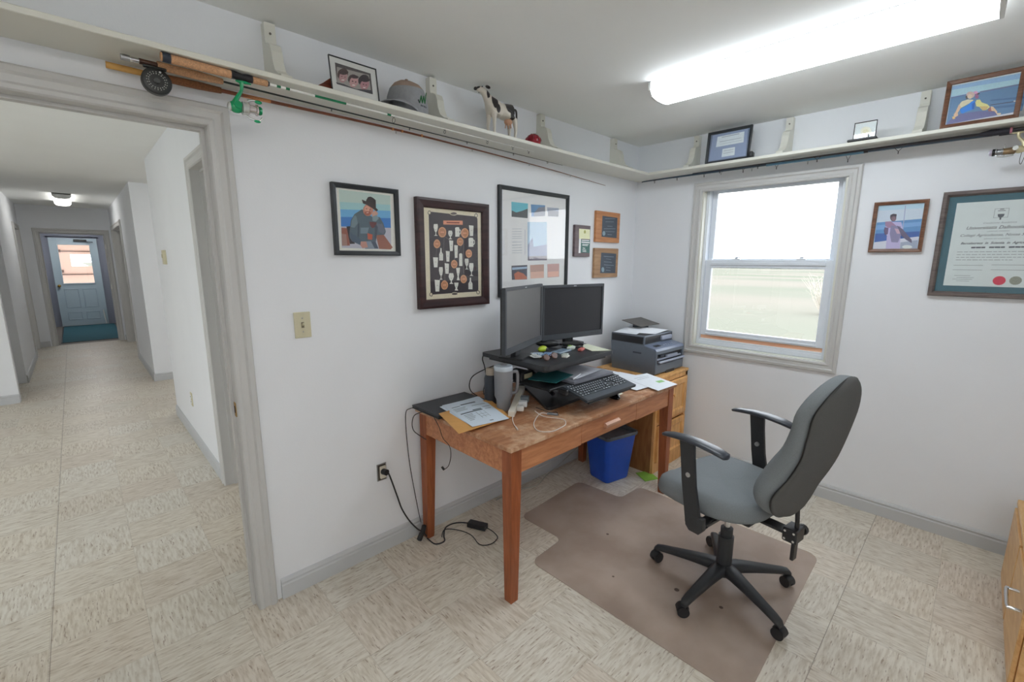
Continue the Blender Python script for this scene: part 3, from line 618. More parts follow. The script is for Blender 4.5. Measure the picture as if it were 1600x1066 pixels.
# end wall with vestibule opening
b = B(); b.b2((-5.2, 9.3, 0), (-3.775, 9.42, H), WALL); b.b2((-2.905, 9.3, 0), (-1.6, 9.42, H), WALL); b.b2((-3.775, 9.3, 2.0), (-2.905, 9.42, H), WALL)
struct(b, 'wall_hall_end', smooth=0)
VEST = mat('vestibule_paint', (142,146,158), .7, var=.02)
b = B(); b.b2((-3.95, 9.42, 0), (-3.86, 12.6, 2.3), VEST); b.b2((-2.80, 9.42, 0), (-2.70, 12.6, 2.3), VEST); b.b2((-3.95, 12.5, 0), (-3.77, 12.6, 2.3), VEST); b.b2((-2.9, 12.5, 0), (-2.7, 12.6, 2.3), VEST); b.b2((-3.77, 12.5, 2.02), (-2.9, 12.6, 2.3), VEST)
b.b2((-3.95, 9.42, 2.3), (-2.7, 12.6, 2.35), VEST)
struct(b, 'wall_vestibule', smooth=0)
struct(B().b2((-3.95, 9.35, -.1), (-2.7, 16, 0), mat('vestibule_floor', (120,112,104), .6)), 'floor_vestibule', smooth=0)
PEACH = mat('garage_panel', (214,184,168), .6, var=.03)
b = B(); b.b2((-5.0, 14.6, 0), (-1.6, 14.7, 1.35), PEACH); b.b2((-5.0, 14.6, 1.65), (-1.6, 14.7, H), PEACH); b.b2((-5.0, 14.6, 1.35), (-3.42, 14.7, 1.65), PEACH); b.b2((-2.9, 14.6, 1.35), (-1.6, 14.7, 1.65), PEACH)
b.b2((-5.0, 12.6, 0), (-4.9, 14.7, H), PEACH); b.b2((-1.7, 12.6, 0), (-1.6, 14.7, H), PEACH)
DKT = mat('track_steel', (96,74,64), .6)
for z in (1.12, 1.72, 2.05): b.b2((-4.9, 14.57, z), (-1.7, 14.6, z+.025), DKT)
for z in (1.22, 1.74):
    b.box((-3.62, 14.58, z), (.07, .04, .07), DKT)
struct(b, 'wall_garage', smooth=0)

# baseboards: ogee-topped board on each visible wall
def baseboard(name, p, q, nrm, h=.098, t=.015):
    p, q, nrm = Vector((*p, 0)), Vector((*q, 0)), Vector((*nrm, 0))
    prof = [(0, 0), (t, 0), (t, h*.66), (t*.72, h*.72), (t*.72, h*.8), (t*.95, h*.84), (t*.55, h*.95), (0, h)]
    b = B(); b.prism([p+nrm*a+Vector((0, 0, z)) for a, z in prof], q-p, BASE); return struct(b, name, smooth=0)
baseboard('baseboard_left', (-2.885, 0), (-.015, 0), (0, -1))
baseboard('baseboard_right', (0, 0), (0, YB), (-1, 0))
baseboard('baseboard_back', (XW, YB), (0, YB), (0, 1))
baseboard('baseboard_rear', (XW, 0), (XW, YB), (1, 0))
baseboard('baseboard_hall_right', (HX, 1.475), (HX, 3.42), (-1, 0))
baseboard('baseboard_stub', (-2.81, 5.12), (-.4, 5.12), (0, -1))
baseboard('baseboard_stub_side', (-2.81, 5.105), (-2.81, 6.93), (-1, 0))
baseboard('baseboard_entry', (-6.2, 5.02), (HL, 5.02), (0, -1))
baseboard('baseboard_hall_left', (HL, 6.12), (HL, 8.13), (1, 0))
baseboard('baseboard_end_left', (HL, 9.3), (-3.85, 9.3), (0, -1))
baseboard('baseboard_end_right', (-2.83, 9.3), (-2.81, 9.3), (0, -1))

# door casings (colonial profile) with jambs
CAS = [(0, 0), (0, .012), (.006, .019), (.022, .021), (.03, .013), (.05, .012), (.058, .017), (.07, .015), (.075, .009), (.075, 0)]
def casing(parent, w, h, m=TRIM, cw=.075):
    b = B(); k = cw/.075; b.rect(w+2*cw, h+cw, [(a*k, o) for a, o in CAS], m, z0=0, open_bottom=True); return b.build('casing', parent, smooth=0)
def jambs(parent, w, h, d, m=TRIM, stop=True):
    b = B(); t = .016
    b.b2((-w/2, -.001, 0), (-w/2+t, d, h), m); b.b2((w/2-t, -.001, 0), (w/2, d, h), m); b.b2((-w/2+t, -.001, h-t), (w/2-t, d, h), m)
    if stop:
        for s in (-1, 1): b.b2((s*(w/2-t), d*.36, 0), (s*(w/2-t-.012), d*.36+.035, h-t-.012), m)
        b.b2((-w/2+t, d*.36, h-t-.012), (w/2-t, d*.36+.035, h-t), m)
    return b.build('jamb', parent, smooth=0)
def doorway(name, loc, rz, w, h, d=TH, **k):
    o = bpy.data.objects.new(name, None); C.objects.link(o); o.location = loc; o.rotation_euler = (0, 0, rz); o['kind'] = 'structure'
    casing(o, w-.032, h-.016, **k); jambs(o, w, h, d); return o
d1 = doorway('door_1', (-3.3825, 0, 0), 0, .835, 2.04)
b = B(); b.b2((.399, .018, .895), (.4015, .045, .955), BRASS); b.b2((.3985, .024, .91), (.400, .039, .94), mat('strike_hole', (50,38,28), .8)); b.build('strike_plate', d1, smooth=0)
d2 = doorway('door_2', (HX, .975, 0), -PI/2, .85, 2.095)      # seen from the hallway, faces -x
d2.rotation_euler = (0, 0, -PI/2)
b = B(); b.b2((-.409, .045, .90), (-.4065, .075, .965), BRASS); b.b2((-.408, .052, .92), (-.4055, .068, .945), mat('strike_hole', (50,38,28), .8)); b.build('strike_plate', d2, smooth=0)
d3 = doorway('door_3', (-3.34, 9.3, 0), 0, .87, 2.0)
d4 = doorway('door_4', (HX, 7.975, 0), -PI/2, 1.95, 2.06)
d5 = doorway('door_5', (HL, 8.65, 0), PI/2, .9, 2.03)
# white hinge leaves and latch on the end doorway
for z in (1.72, .98): B().b2((.415, .0, z), (.43, -.012, z+.09), mat('hinge_white', (240,240,232), .4)).build('hinge', d3, smooth=0)

# ------------------------------------------------------------------ the office window
w = bpy.data.objects.new('window_1', None); C.objects.link(w); w.location = (0, (WY0+WY1)/2, 0); w.rotation_euler = (0, 0, -PI/2); w['kind'] = 'structure'
ww = WY1-WY0; wh = WZ1-WZ0
b = B(); k = 1.0; b.rect(ww+.13, wh+.075, [(a*.065/.075, o) for a, o in CAS], TRIM, z0=WZ0-.0575, ); b.build('casing', w, smooth=0)
b = B(); t = .012    # painted jamb liner
b.b2((-ww/2, -.002, WZ0), (-ww/2+t, .14, WZ1), SHELFP); b.b2((ww/2-t, -.002, WZ0), (ww/2, .14, WZ1), SHELFP); b.b2((-ww/2+t, -.002, WZ1-t), (ww/2-t, .14, WZ1), SHELFP); b.b2((-ww/2+t, -.002, WZ0), (ww/2-t, .14, WZ0+t), SHELFP)
b.build('jamb', w, smooth=0)
def frame4(b, x0, x1, z0, z1, y0, y1, wl, wr, wb, wt, m, bev=.003):
    b.b2((x0, y0, z0), (x0+wl, y1, z1), m, bev); b.b2((x1-wr, y0, z0), (x1, y1, z1), m, bev)
    b.b2((x0+wl-.002, y0, z0), (x1-wr+.002, y1, z0+wb), m, bev); b.b2((x0+wl-.002, y0, z1-wt), (x1-wr+.002, y1, z1), m, bev)
x0, x1 = -ww/2+t, ww/2-t; z0, z1 = WZ0+t, WZ1-t
b = B(); frame4(b, x0, x1, z0, z1, .045, .135, .022, .022, .03, .022, VINYLW); b.b2((x0+.022, .05, z0+.028), (x1-.022, .075, z0+.045), VINYLW, .003); b.build('window_frame', w, smooth=0)
b = B(); frame4(b, x0+.022, x1-.022, 1.515, z1-.022, .098, .128, .036, .034, .042, .02, VINYLW); b.build('upper_sash', w, smooth=0)
b = B(); frame4(b, x0+.022, x1-.022, .978, 1.548, .060, .092, .045, .045, .042, .06, VINYLW)
b.b2((x0+.06, .050, .985), (x1-.06, .060, .997), VINYLW, .002); b.b2((x0+.06, .052, 1.51), (x1-.06, .06, 1.53), VINYLW, .002)
ls = b.build('lower_sash', w, smooth=0)
for xx in (-.19, .22):
    b = B(); b.box((xx, .076, 1.553), (.055, .026, .010), VINYLW, bev=.002); b.cyl((xx, .076, 1.556), (xx, .076, 1.568), .011, VINYLW, n=14); b.box((xx+.018, .068, 1.566), (.035, .009, .007), VINYLW, bev=.002); b.build('sash_lock', ls, smooth=30)
for xx in (-.37, .37): B().box((xx, .076, 1.552), (.02, .02, .008), VINYLW, bev=.002).build('tilt_latch', ls, smooth=0)
B().b2((x0+.055, .110, 1.54), (x1-.055, .114, z1-.04), GLASS).build('upper_pane', w, smooth=0)
B().b2((x0+.065, .075, 1.015), (x1-.065, .079, 1.49), GLASS).build('lower_pane', w, smooth=0)
WST = wood('raw_wood_strip', (222,160,124), (240,196,164), .7)
b = B(); b.b2((x0+.025, .066, .951), (x1-.025, .088, .978), WST); b.build('sill_strip', w, smooth=0)
# added window behind the camera, unseen; its daylight fills the room
w2 = bpy.data.objects.new('fill_window', None); C.objects.link(w2); w2.location = (XW, -2.93, 0); w2.rotation_euler = (0, 0, PI/2); w2['kind'] = 'structure'
B().rect(.72, 1.12, [(a*.8, o) for a, o in CAS], TRIM, z0=1.04).build('casing', w2, smooth=0)
b = B(); frame4(b, -.30, .30, 1.1, 2.1, .03, .08, .04, .04, .04, .04, VINYLW); b.b2((-.27, .03, 1.58), (.27, .07, 1.62), VINYLW); b.build('window_frame', w2, smooth=0)
B().b2((-.26, .05, 1.14), (.26, .054, 2.06), GLASS).build('pane', w2, smooth=0)

# ------------------------------------------------------------------ outside: field, bushes
def ground():
    m = bpy.data.materials.new('spring_field'); m.use_nodes = True; n = m.node_tree; L = n.links.new; bs = n.nodes['Principled BSDF']
    t = n.nodes.new('ShaderNodeNewGeometry'); mp = n.nodes.new('ShaderNodeMapping'); mp.inputs['Scale'].default_value = (.035, .012, 1); L(t.outputs['Position'], mp.inputs[0])
    nz = n.nodes.new('ShaderNodeTexNoise'); nz.inputs['Scale'].default_value = 1; nz.inputs['Detail'].default_value = 6; L(mp.outputs[0], nz.inputs[0])
    r = n.nodes.new('ShaderNodeValToRGB'); L(nz.outputs[0], r.inputs[0]); e = r.color_ramp.elements
    e[0].position = .36; e[0].color = (*lin((104,109,94)), 1); e[1].position = .64; e[1].color = (*lin((126,119,110)), 1); q = e.new(.5); q.color = (*lin((115,114,103)), 1)
    L(r.outputs[0], bs.inputs['Base Color']); bs.inputs['Roughness'].default_value = 1; bs.inputs['Specular IOR Level'].default_value = 0
    b = B(); b.skin([[(.14, y, -.7) for y in (-400, 400)], [(60, y, -.9) for y in (-400, 400)], [(200, y, -4) for y in (-400, 400)], [(700, y, -6) for y in (-900, 900)]], m, closed=False)
    return struct(b, 'ground_outside', smooth=0, normals=False)
g = ground()
struct(B().b2((-80, -60, -.75), (-6.4, 60, -.7), MATS.get('g') or mat('bounce_ground', (190,192,178), 1)), 'ground_behind', smooth=0)  # unseen ground kept pale to bounce daylight in through the added window
BARK = mat('bush_bark', (176,168,156), .9, var=.2)
def bush(loc, h, seed, label, dense=60):
    rnd = random.Random(seed); b = B()
    for i in range(dense):
        a = rnd.uniform(0, 2*PI); s = rnd.uniform(.15, .75)*h; d = Vector((math.cos(a)*s*.7, math.sin(a)*s*.7, h*rnd.uniform(.6, 1)))
        p1 = d*.45+Vector((rnd.uniform(-.1, .1)*h, rnd.uniform(-.1, .1)*h, 0)); b.tube([(0, 0, 0), p1, d], .01*h, BARK, n=4, sm=2, rs=[.018*h, .010*h, .003*h])
        for k in range(3):
            q = p1.lerp(d, rnd.random()); e = q+Vector((rnd.uniform(-.25, .25)*h, rnd.uniform(-.25, .25)*h, rnd.uniform(.02, .3)*h)); b.tube([q, e], .003*h, BARK, n=3, sm=0)
    o = b.build('bare_bush', smooth=0, loc=loc); return tag(o, label, 'bush', 'bare bushes in the field')
bush((20, 2.6, -.8), 1.7, 1, 'bare leafless bush in the field, seen at the right of the lower pane', 40)
bush((24, 11.2, -.8), 2.2, 2, 'bare leafless bush in the field, seen at the left of the lower pane', 40)

# ------------------------------------------------------------------ ceiling fixtures (wrap-around fluorescent), some added out of view
LENS = emitmat('fluorescent_lens', (.87, .945, 1.0), LAMP); LENSH = emitmat('fluorescent_lens_hall', (1.0, .985, .93), HALL_LAMP)
def wrap_light(label, loc, rz, length, width, lens, group=None):
    t = thing('ceiling_light', label, 'light fixture', loc, rz, group); hw = width/2
    b = B(); b.b2((-length/2, -hw*.96, -.012), (length/2, hw*.96, 0), WHITEP); b.b2((-length/2, -hw-.004, -.004), (length/2, hw+.004, 0), STEEL); b.build('housing', t, smooth=0)
    prof = [(-hw, -.003), (-hw*1.0, -.040), (-hw*.78, -.066), (-hw*.3, -.074), (hw*.3, -.074), (hw*.78, -.066), (hw, -.040), (hw, -.003)]
    b = B(); b.prism([(-length/2+.012, y, z) for y, z in prof], (length-.024, 0, 0), lens); b.build('lens', t, smooth=0)
    for s in (-1, 1):
        b = B(); b.prism([(s*length/2, y*1.02, z*1.03) for y, z in prof], (-s*.012, 0, 0), WHITEP); b.build('end_cap', t, smooth=0)
    return t
wrap_light('long white fluorescent ceiling light over the office chair', (-1.055, -1.365, H), PI/2-.0, 1.25, .215, LENS)
wrap_light('added white ceiling light behind the camera, unseen fill over the rear of the office', (-3.5, -2.72, H), 0, 1.25, .215, emitmat('fill_lens_rear', (1.0, .975, .93), LAMP*1.2))  # added fixture, unseen; lifts the desk wall and near ceiling
wrap_light('small white fluorescent light on the hallway ceiling before the far door', (-3.395, 7.62, H), PI/2, 1.2, .19, LENSH)
wrap_light('white fluorescent ceiling light in the cross corridor behind the hall wall', (-1.5, 4.27, H), 0, 1.2, .3, LENSH)
wrap_light('added white ceiling light in the entry left of the hallway, unseen fill', (-5.1, 2.6, H), PI/2, 1.2, .3, LENSH)  # added fixture out of view, extra light for the near hall
wrap_light('added white ceiling light inside the side room, unseen, in place of its window light', (-1.6, 1.7, H), 0, 1.2, .3, LENSH)  # added fixture, stands in for window light from the side room
wrap_light('added white ceiling light in the vestibule, unseen fill for the far door', (-3.33, 11.3, 2.3), 0, .9, .24, emitmat('fill_lens_vestibule', (1, .99, .96), 18.0))  # added unseen fixture that brightens the vestibule and far door
wrap_light('added white ceiling light in the garage beyond the end door, unseen fill', (-3.3, 13.6, H), 0, 1.2, .2, emitmat('fill_lens_garage', (1, .97, .92), 2.2))  # added unseen fixture lighting the panels behind the door pane
t = thing('smoke_detector', 'round white smoke detector on the hallway ceiling above the doorway', 'smoke detector', (-3.41, 1.78, H))
b = B(); b.lathe([(.0, 0), (.068, 0), (.07, -.012), (.06, -.03), (.045, -.036), (0, -.037)], WHITEP); b.build('body', t)
b = B()
for i in range(5): b.box((-.03+i*.015, -.058, -.022), (.009, .006, .008), BLACK)
b.build('vent_slots', t, smooth=0)

# wall devices
def plate(name, label, cat, loc, rz, w=.070, h=.114, m=CREAMP, kind='switch'):
    t = thing(name, label, cat, loc, rz)
    b = B(); b.box((0, -.003, 0), (w, .006, h), m, bev=.0025, seg=2); b.build('cover_plate', t, smooth=30)
    if kind == 'switch':
        b = B(); b.box((0, -.0065, 0), (.011, .003, .025), mat('switch_slot', (120,112,90), .6)); b.box((0, -.011, .004), (.008, .014, .009), m, rot=Matrix.Rotation(-.5, 3, 'X'), bev=.001); b.build('toggle', t, smooth=0)
        for z in (-.03, .03): B().cyl((0, -.006, z), (0, -.0075, z), .003, STEEL, n=10).build('screw', t)
    elif kind == 'outlet':
        for z in (-.022, .022):
            b = B(); b.cyl((0, -.004, z), (0, -.0085, z), .017, WHITEP, n=18)
            for x in (-.006, .006): b.box((x, -.009, z+.002), (.002, .002, .008), BLACK)
            b.build('receptacle', t, smooth=30)
    return t
plate('light_switch', 'almond single toggle light switch on the office wall beside the doorway', 'light switch', (-2.70, 0, 1.256), 0)
plate('wall_outlet', 'cream power outlet low on the hallway wall past the doorway', 'outlet', (HX, 2.43, .38), -PI/2, kind='outlet')
t = thing('thermostat', 'small cream wall thermostat on the hallway wall', 'thermostat', (HX, 2.86, 1.555), -PI/2)
b = B(); b.box((0, -.012, 0), (.075, .024, .12), CREAMP, bev=.004, seg=2); b.build('case', t, smooth=30); B().box((0, -.026, .01), (.05, .003, .03), mat('thermostat_dial', (180,172,140), .4)).build('dial', t, smooth=0)
t = thing('wall_outlet', 'power outlet without cover plate under the portrait, black plug in it', 'outlet', (-2.362, 0, .446), 0)
b = B(); b.box((0, -.002, 0), (.05, .004, .09), mat('outlet_box_hole', (70,64,56), .8)); b.rect(.052, .092, [(0, 0), (0, .005), (.004, .005), (.004, 0)], STEEL, z0=-.046); b.build('box', t, smooth=0)
b = B(); b.box((.004, -.009, 0), (.034, .012, .068), mat('receptacle_ivory', (214,206,190), .5), bev=.003); b.build('receptacle', t, smooth=0)

# door at the end, with lite, closer; mat before it
t = thing('exterior_door', 'pale blue-grey panelled door with a window at the end of the hallway', 'door', (-3.335, 12.47, 0))
DB = mat('door_blue', (184,202,210), .5, var=.01); DB2 = mat('door_blue_shade', (176,194,204), .5, var=.01)
b = B(); w0, w1 = -.40, .40
b.b2((w0, 0, .01), (-.27, .045, 2.0), DB); b.b2((.27, 0, .01), (w1, .045, 2.0), DB); b.b2((-.27, 0, .01), (.27, .045, .98), DB); b.b2((-.27, 0, 1.86), (.27, .045, 2.0), DB); b.build('leaf', t, smooth=0)
b = B(); b.b2((-.44, .03, 0), (-.402, .10, 2.04), VEST); b.b2((.402, .03, 0), (.44, .10, 2.04), VEST); b.b2((-.44, .03, 2.002), (.44, .10, 2.04), VEST); b.b2((-.40, -.01, 0), (.40, .1, .008), STEEL); b.build('door_frame', t, smooth=0)
b = B(); b.rect(.58, .92, [(0, 0), (0, .012), (.02, .014), (.03, .004), (.03, 0)], DB, z0=.96); b.build('lite_frame', t, smooth=0)
B().b2((-.27, .02, .98), (.27, .024, 1.86), GLASS).build('pane', t, smooth=0)
for x in (-.155, .155):
    for z0_, z1_ in ((.14, .33), (.42, .86)):
        b = B(); b.rect(.25, z1_-z0_, [(0, 0), (0, .003), (.012, .007), (.024, .002), (.024, 0)], DB2, z0=z0_, x0=x); b.build('raised_panel', t, smooth=0)
b = B(); b.cyl((-.34, 0, .93), (-.34, -.03, .93), .012, BRASS); b.sph((-.34, -.05, .93), .028, BRASS); b.cyl((-.34, 0, .93), (-.34, -.006, .93), .03, BRASS); b.build('knob', t)
b = B(); b.box((.12, -.035, 1.95), (.22, .05, .05), BLACK, bev=.006); b.cyl((.2, -.06, 1.93), (.33, -.14, 1.92), .008, BLACK); b.build('door_closer', t)
b = B(); b.cyl((.36, -.04, .02), (.33, -.03, .35), .012, WHITEP); b.build('door_holder', t)
t = thing('door_mat', 'dark teal runner mat on the vestibule floor in front of the far door', 'mat', (-3.31, 10.95, .001))
b = B(); b.b2((-.40, -1.36, 0), (.46, 1.42, .008), mat('teal_carpet', (52,98,110), .95, var=.15, scale=150, bump=.4)); o = b.build('pile', t, smooth=0)
b = B(); b.rect(.9, 2.82, [(0, 0), (0, .01), (.02, .01), (.02, 0)], BLACK); o = b.xf(T(.03, 0, 0) @ T(0, -1.38, 0) @ RX(-PI/2)).build('rubber_border', t, smooth=0)
# ------------------------------------------------------------------ shelves with corbel brackets
ZS0, ZS1, DS = 2.169, 2.187, .225
def bracket(parent, x, name='bracket'):
    # flat scroll-cut corbel standing on the shelf against the wall (profile in the y-z plane) with a back plate
    b = B(); pr = [(0, ZS1), (-.185, ZS1), (-.178, ZS1+.022), (-.150, ZS1+.030), (-.118, ZS1+.052), (-.100, ZS1+.088), (-.094, ZS1+.125), (-.082, ZS1+.150), (-.060, ZS1+.162), (-.040, ZS1+.166), (-.036, ZS1+.180), (-.036, ZS1+.243), (0, ZS1+.243)]
    b.prism([(x-.020, y, z) for y, z in pr], (.040, 0, 0), SHELFP)
    o = b.build(name, parent, smooth=0)
    B().cyl((x, -.036, ZS1+.205), (x, -.0385, ZS1+.205), .0045, mat('screw_head', (90,86,78), .5), n=10).build('screw', o); return o
s1 = thing('wall_shelf', 'long cream display shelf above the desk wall holding the cap and cow', 'shelf', (0, 0, 0), 0)
B().b2((-4.45, -DS, ZS0), (-.001, -.001, ZS1), SHELFP, .002).build('board', s1, smooth=0)
for x in (-3.5, -2.745, -2.00, -1.19, -.385): bracket(s1, x)
s2 = thing('wall_shelf', 'cream display shelf above the window on the right wall', 'shelf', (0, 0, 0), -PI/2)
B().b2((DS+.001, -DS, ZS0), (-YB-.01, -.001, ZS1), SHELFP, .002).build('board', s2, smooth=0)
for x in (.49, 1.085, 1.722): bracket(s2, x)

# ------------------------------------------------------------------ framed pictures
BKF = mat('black_frame', (38,42,46), .4, var=.1); DBR = wood('espresso_frame', (42,24,26), (66,40,40), .4); WAL = wood('walnut_frame', (92,58,40), (128,86,62), .4, stretch=(6,6,30)); OAKF = wood('oak_plaque', (176,112,66), (206,146,98), .4); OAK2 = wood('tan_plaque', (150,112,78), (186,148,110), .4)
GAIN = 1.55
def picture(key, name, label, cat, wall, u0, z0, fw, fd, fm, m=PAPER, glass=True, lean=0, y=0.0, prof=None, extra_b=0, back=True, gain=GAIN):
    (wmm, hmm), polys = ART[key]; w_, h_ = wmm/1000, hmm/1000+extra_b
    rz = 0 if wall == 'L' else -PI/2
    loc = (u0+w_/2, -y, z0-extra_b) if wall == 'L' else (-y, -(u0+w_/2), z0-extra_b)
    t = thing(name, label, cat, loc, rz)
    t.rotation_euler = (-lean, 0, rz)
    b = B(); p = prof or [(0, 0), (0, fd), (fw*.25, fd+.001), (fw*.9, fd*.85), (fw, fd*.6), (fw, 0)]
    b.rect(w_, h_, p, fm); b.build('frame', t, smooth=0)
    yb = -fd*.35
    b = B(); b.b2((-w_/2+fw*.6, yb, fw*.6), (w_/2-fw*.6, -.001, h_-fw*.6), m); b.build('mat_board', t, smooth=0)
    o = ink_polys([(c, [(u-wmm/2, v+extra_b*1000) for u, v in pp]) for c, pp in polys], 'print', t, y=yb-.0003, gain=gain)
    if glass: B().b2((-w_/2+fw*.8, -fd*.62, fw*.8), (w_/2-fw*.8, -fd*.58, h_-fw*.8), PGLASS).build('glass', t, smooth=0)
    return t, w_, h_, yb
picture('portrait', 'framed_picture', 'square black-framed photo of a person in a dark hat and denim jacket', 'picture', 'L', -2.538, 1.56, .021, .022, BKF)
picture('poster', 'framed_picture', 'dark brown framed chart of white drinking glasses and tan discs', 'picture', 'L', -2.112, 1.283, .048, .028, DBR)
picture('collage', 'framed_picture', 'large thin black frame with a white mat and collage of small photos behind the monitors', 'picture', 'L', -1.539, 1.314, .024, .02, BKF, gain=1.45)
def plaque(key, label, u0, z0, m, th=.02):
    (wmm, hmm), polys = ART[key]; t = thing('wall_plaque', label, 'plaque', (u0+wmm/2000, 0, z0), 0)
    w_, h_ = wmm/1000, hmm/1000
    b = B(); b.box((0, -th/2, h_/2), (w_, th, h_), m, bev=.004, seg=2); b.build('board', t, smooth=0)
    ink_polys([(c, [(u-wmm/2, v) for u, v in pp]) for c, pp in polys], 'engraved_plate', t, y=-th-.0006, gain=1.5)
plaque('plaque_green', 'small dark wooden plaque with gold and green plate, left of the two square ones', -.82, 1.567, wood('dark_plaque', (82,66,70), (112,94,96), .4))
plaque('plaque_upper', 'upper square orange-wood plaque with a dark plate near the corner', -.573, 1.677, OAKF)
plaque('plaque_lower', 'lower square tan-wood plaque with a dark plate, just below its orange twin', -.577, 1.411, OAK2)
picture('fisher', 'framed_picture', 'small brown-framed photo of a person holding a big fish on a boat', 'picture', 'R', 1.566, 1.593, .019, .02, WAL, m=PAPER, gain=1.35)
# diploma
t = thing('framed_diploma', 'large framed diploma with teal mat and red seal right of the window', 'diploma', (0, -2.078, 1.357), -PI/2)
DW, DH = .448, .545
DFR = wood('grey_brown_frame', (88,78,76), (118,106,102), .4, stretch=(4,4,40))
B().rect(DW, DH, [(0, 0), (0, .022), (.004, .026), (.016, .026), (.024, .016), (.026, .010), (.026, 0)], DFR).build('frame', t, smooth=0)
B().b2((-DW/2+.02, -.008, .02), (DW/2-.02, -.001, DH-.02), mat('teal_mat', (60,104,118), .8, var=.03)).build('mat_board', t, smooth=0)
B().b2((-.167, -.0092, .057), (.167, -.008, .486), mat('diploma_paper', (224,234,234), .7, var=.02)).build('sheet', t, smooth=0)
INK = mat('grey_ink', (150,158,162), .7); INKD = mat('dark_ink', (92,98,106), .7)
b = B(); FR = RX(PI/2)
def dline(txt, z, size, m, x=0, al='CENTER', sh=.35, bold=0): b.text(txt, size, m, T(x, -.0095, z-1.357) @ FR, al, .0001, sh, bold)
dline('Condicione Academica', 1.735, .0125, INK); dline('Universitatis Dalhousianae', 1.712, .022, INKD, bold=.0002)
dline('communi consensu', 1.694, .010, INK); dline('Collegii Agriculturae, Novae Scotiae', 1.675, .0185, INKD)
dline('admissa est ad gradum', 1.657, .010, INK); dline('Baccalaureus  in  Scientia  in  Agricultura', 1.635, .0155, INKD, bold=.0004)
for z, n in ((1.591, 56), (1.577, 58), (1.563, 60), (1.550, 46)):
    rnd = random.Random(n); x = -.135
    while x < (.135 if n != 46 else .06):
        l = rnd.uniform(.008, .022); b.box((x+l/2, -.0095, z-1.357), (l, .0003, .0026), INK); x += l+.004
rnd = random.Random(3); x = -.085       # the graduate's name, illegible heavy strokes
for l in (.016, .018, .014, 0, .018, .02, .014, 0, .02, .018, .016):
    if l: b.box((x+l/2, -.0095, 1.613-1.357), (l, .0003, .0075), INKD, rot=Matrix.Rotation(rnd.uniform(-.06, .06), 3, 'Y')); x += l+.0015
    else: x += .012
for x0_, x1_, z in ((-.14, -.03, 1.522), (.0, .12, 1.525), (-.14, -.03, 1.498), (.0, .12, 1.50), (-.13, -.07, 1.468), (-.12, -.055, 1.458), (-.135, -.06, 1.449), (-.12, -.07, 1.44)): b.box(((x0_+x1_)/2, -.0095, z-1.357), (x1_-x0_, .0003, .002), INK)
b.build('lettering', t, smooth=0)
b = B(); b.poly([(-.012, -.0097, .42), (.012, -.0097, .42), (.01, -.0097, .408), (.003, -.0097, .402), (.003, -.0097, .392), (-.003, -.0097, .392), (-.003, -.0097, .402), (-.01, -.0097, .408)], INKD)
b.rect(.05, .045, [(0, 0), (0, .0096), (.0015, .0096), (.0015, 0)], INK, z0=.402); b.box((0, -.0096, .436), (.026, .0003, .004), INK); b.box((0, -.0096, .444), (.014, .0003, .006), INK); b.build('crest', t, smooth=0)
def seal(x, z, r, m, name):
    b = B(); pts = [((r+(.001 if i % 2 else -.0008))*math.cos(2*PI*i/40)+x, -.0105, (r+(.001 if i % 2 else -.0008))*math.sin(2*PI*i/40)+z) for i in range(40)]; b.prism(pts, (0, .0012, 0), m); b.build(name, t, smooth=0)
seal(.037, .089, .0225, mat('red_seal', (214,44,78), .5, var=.15, scale=200), 'red_seal'); seal(.093, .091, .021, mat('grey_seal', (146,150,136), .5, var=.25, scale=200), 'embossed_seal')
B().b2((-DW/2+.024, -.0135, .024), (DW/2-.024, -.013, DH-.024), PGLASS).build('glass', t, smooth=0)

# items on the shelves
SH = ZS1
picture('family', 'photo_frame', 'thin black photo frame with white mat, three people smiling, on the shelf', 'picture', 'L', -2.583, 2.212, .003, .008, BKF, m=WHITEP, lean=.14, y=.188, extra_b=.022, gain=1.25)
picture('boat', 'photo_frame', 'large brown-framed photo of a person lounging by blue water on the right shelf', 'picture', 'R', 1.808, 2.208, .019, .016, WAL, lean=.12, y=.178, extra_b=.017, gain=1.35)
t, w_, h_, yb = picture('certificate', 'photo_frame', 'black frame with two white printed cards on blue-grey mat above the window', 'picture', 'R', .627, 2.205, .016, .014, BKF, m=mat('blue_mat', (112,126,152), .7), lean=.10, y=.17, extra_b=.014, gain=1.4)
B().box((w_/2+.012, -.01, .02), (.028, .05, .034), BLACK, bev=.008, seg=2).build('foot', t, smooth=30)
t, w_, h_, yb = picture('coin', 'photo_frame', 'small thin black stand-up frame with a pale round coin on the right shelf', 'picture', 'R', 1.45, 2.208, .003, .008, BLACK, m=WHITEP, lean=.02, y=.165, extra_b=.013, gain=1.35)
B().box((-.005, -.012, .005), (w_+.03, .05, .012), BLACK, bev=.003).build('base', t, smooth=0)
b = B(); b.cyl((.02, -.02, .012), (.02, -.02, .03), .002, BLACK); b.build('post', t)
# small red-brown wooden carving behind the family photo
t = thing('wood_carving', 'small dark red wooden carving half hidden behind the family photo frame', 'ornament', (-2.595, -.16, SH))
RW = wood('red_wood', (96,42,26), (140,66,40), .4)
b = B(); b.prism([(-.045, 0, .0), (.06, 0, 0), (.06, 0, .075), (.02, 0, .06), (-.01, 0, .035), (-.03, 0, .022)], (0, .02, 0), RW, bev=.003); b.build('carving', t, smooth=0)
B().box((.0, .01, -.0+.004), (.12, .05, .008), RW, bev=.002).build('base', t, smooth=0)

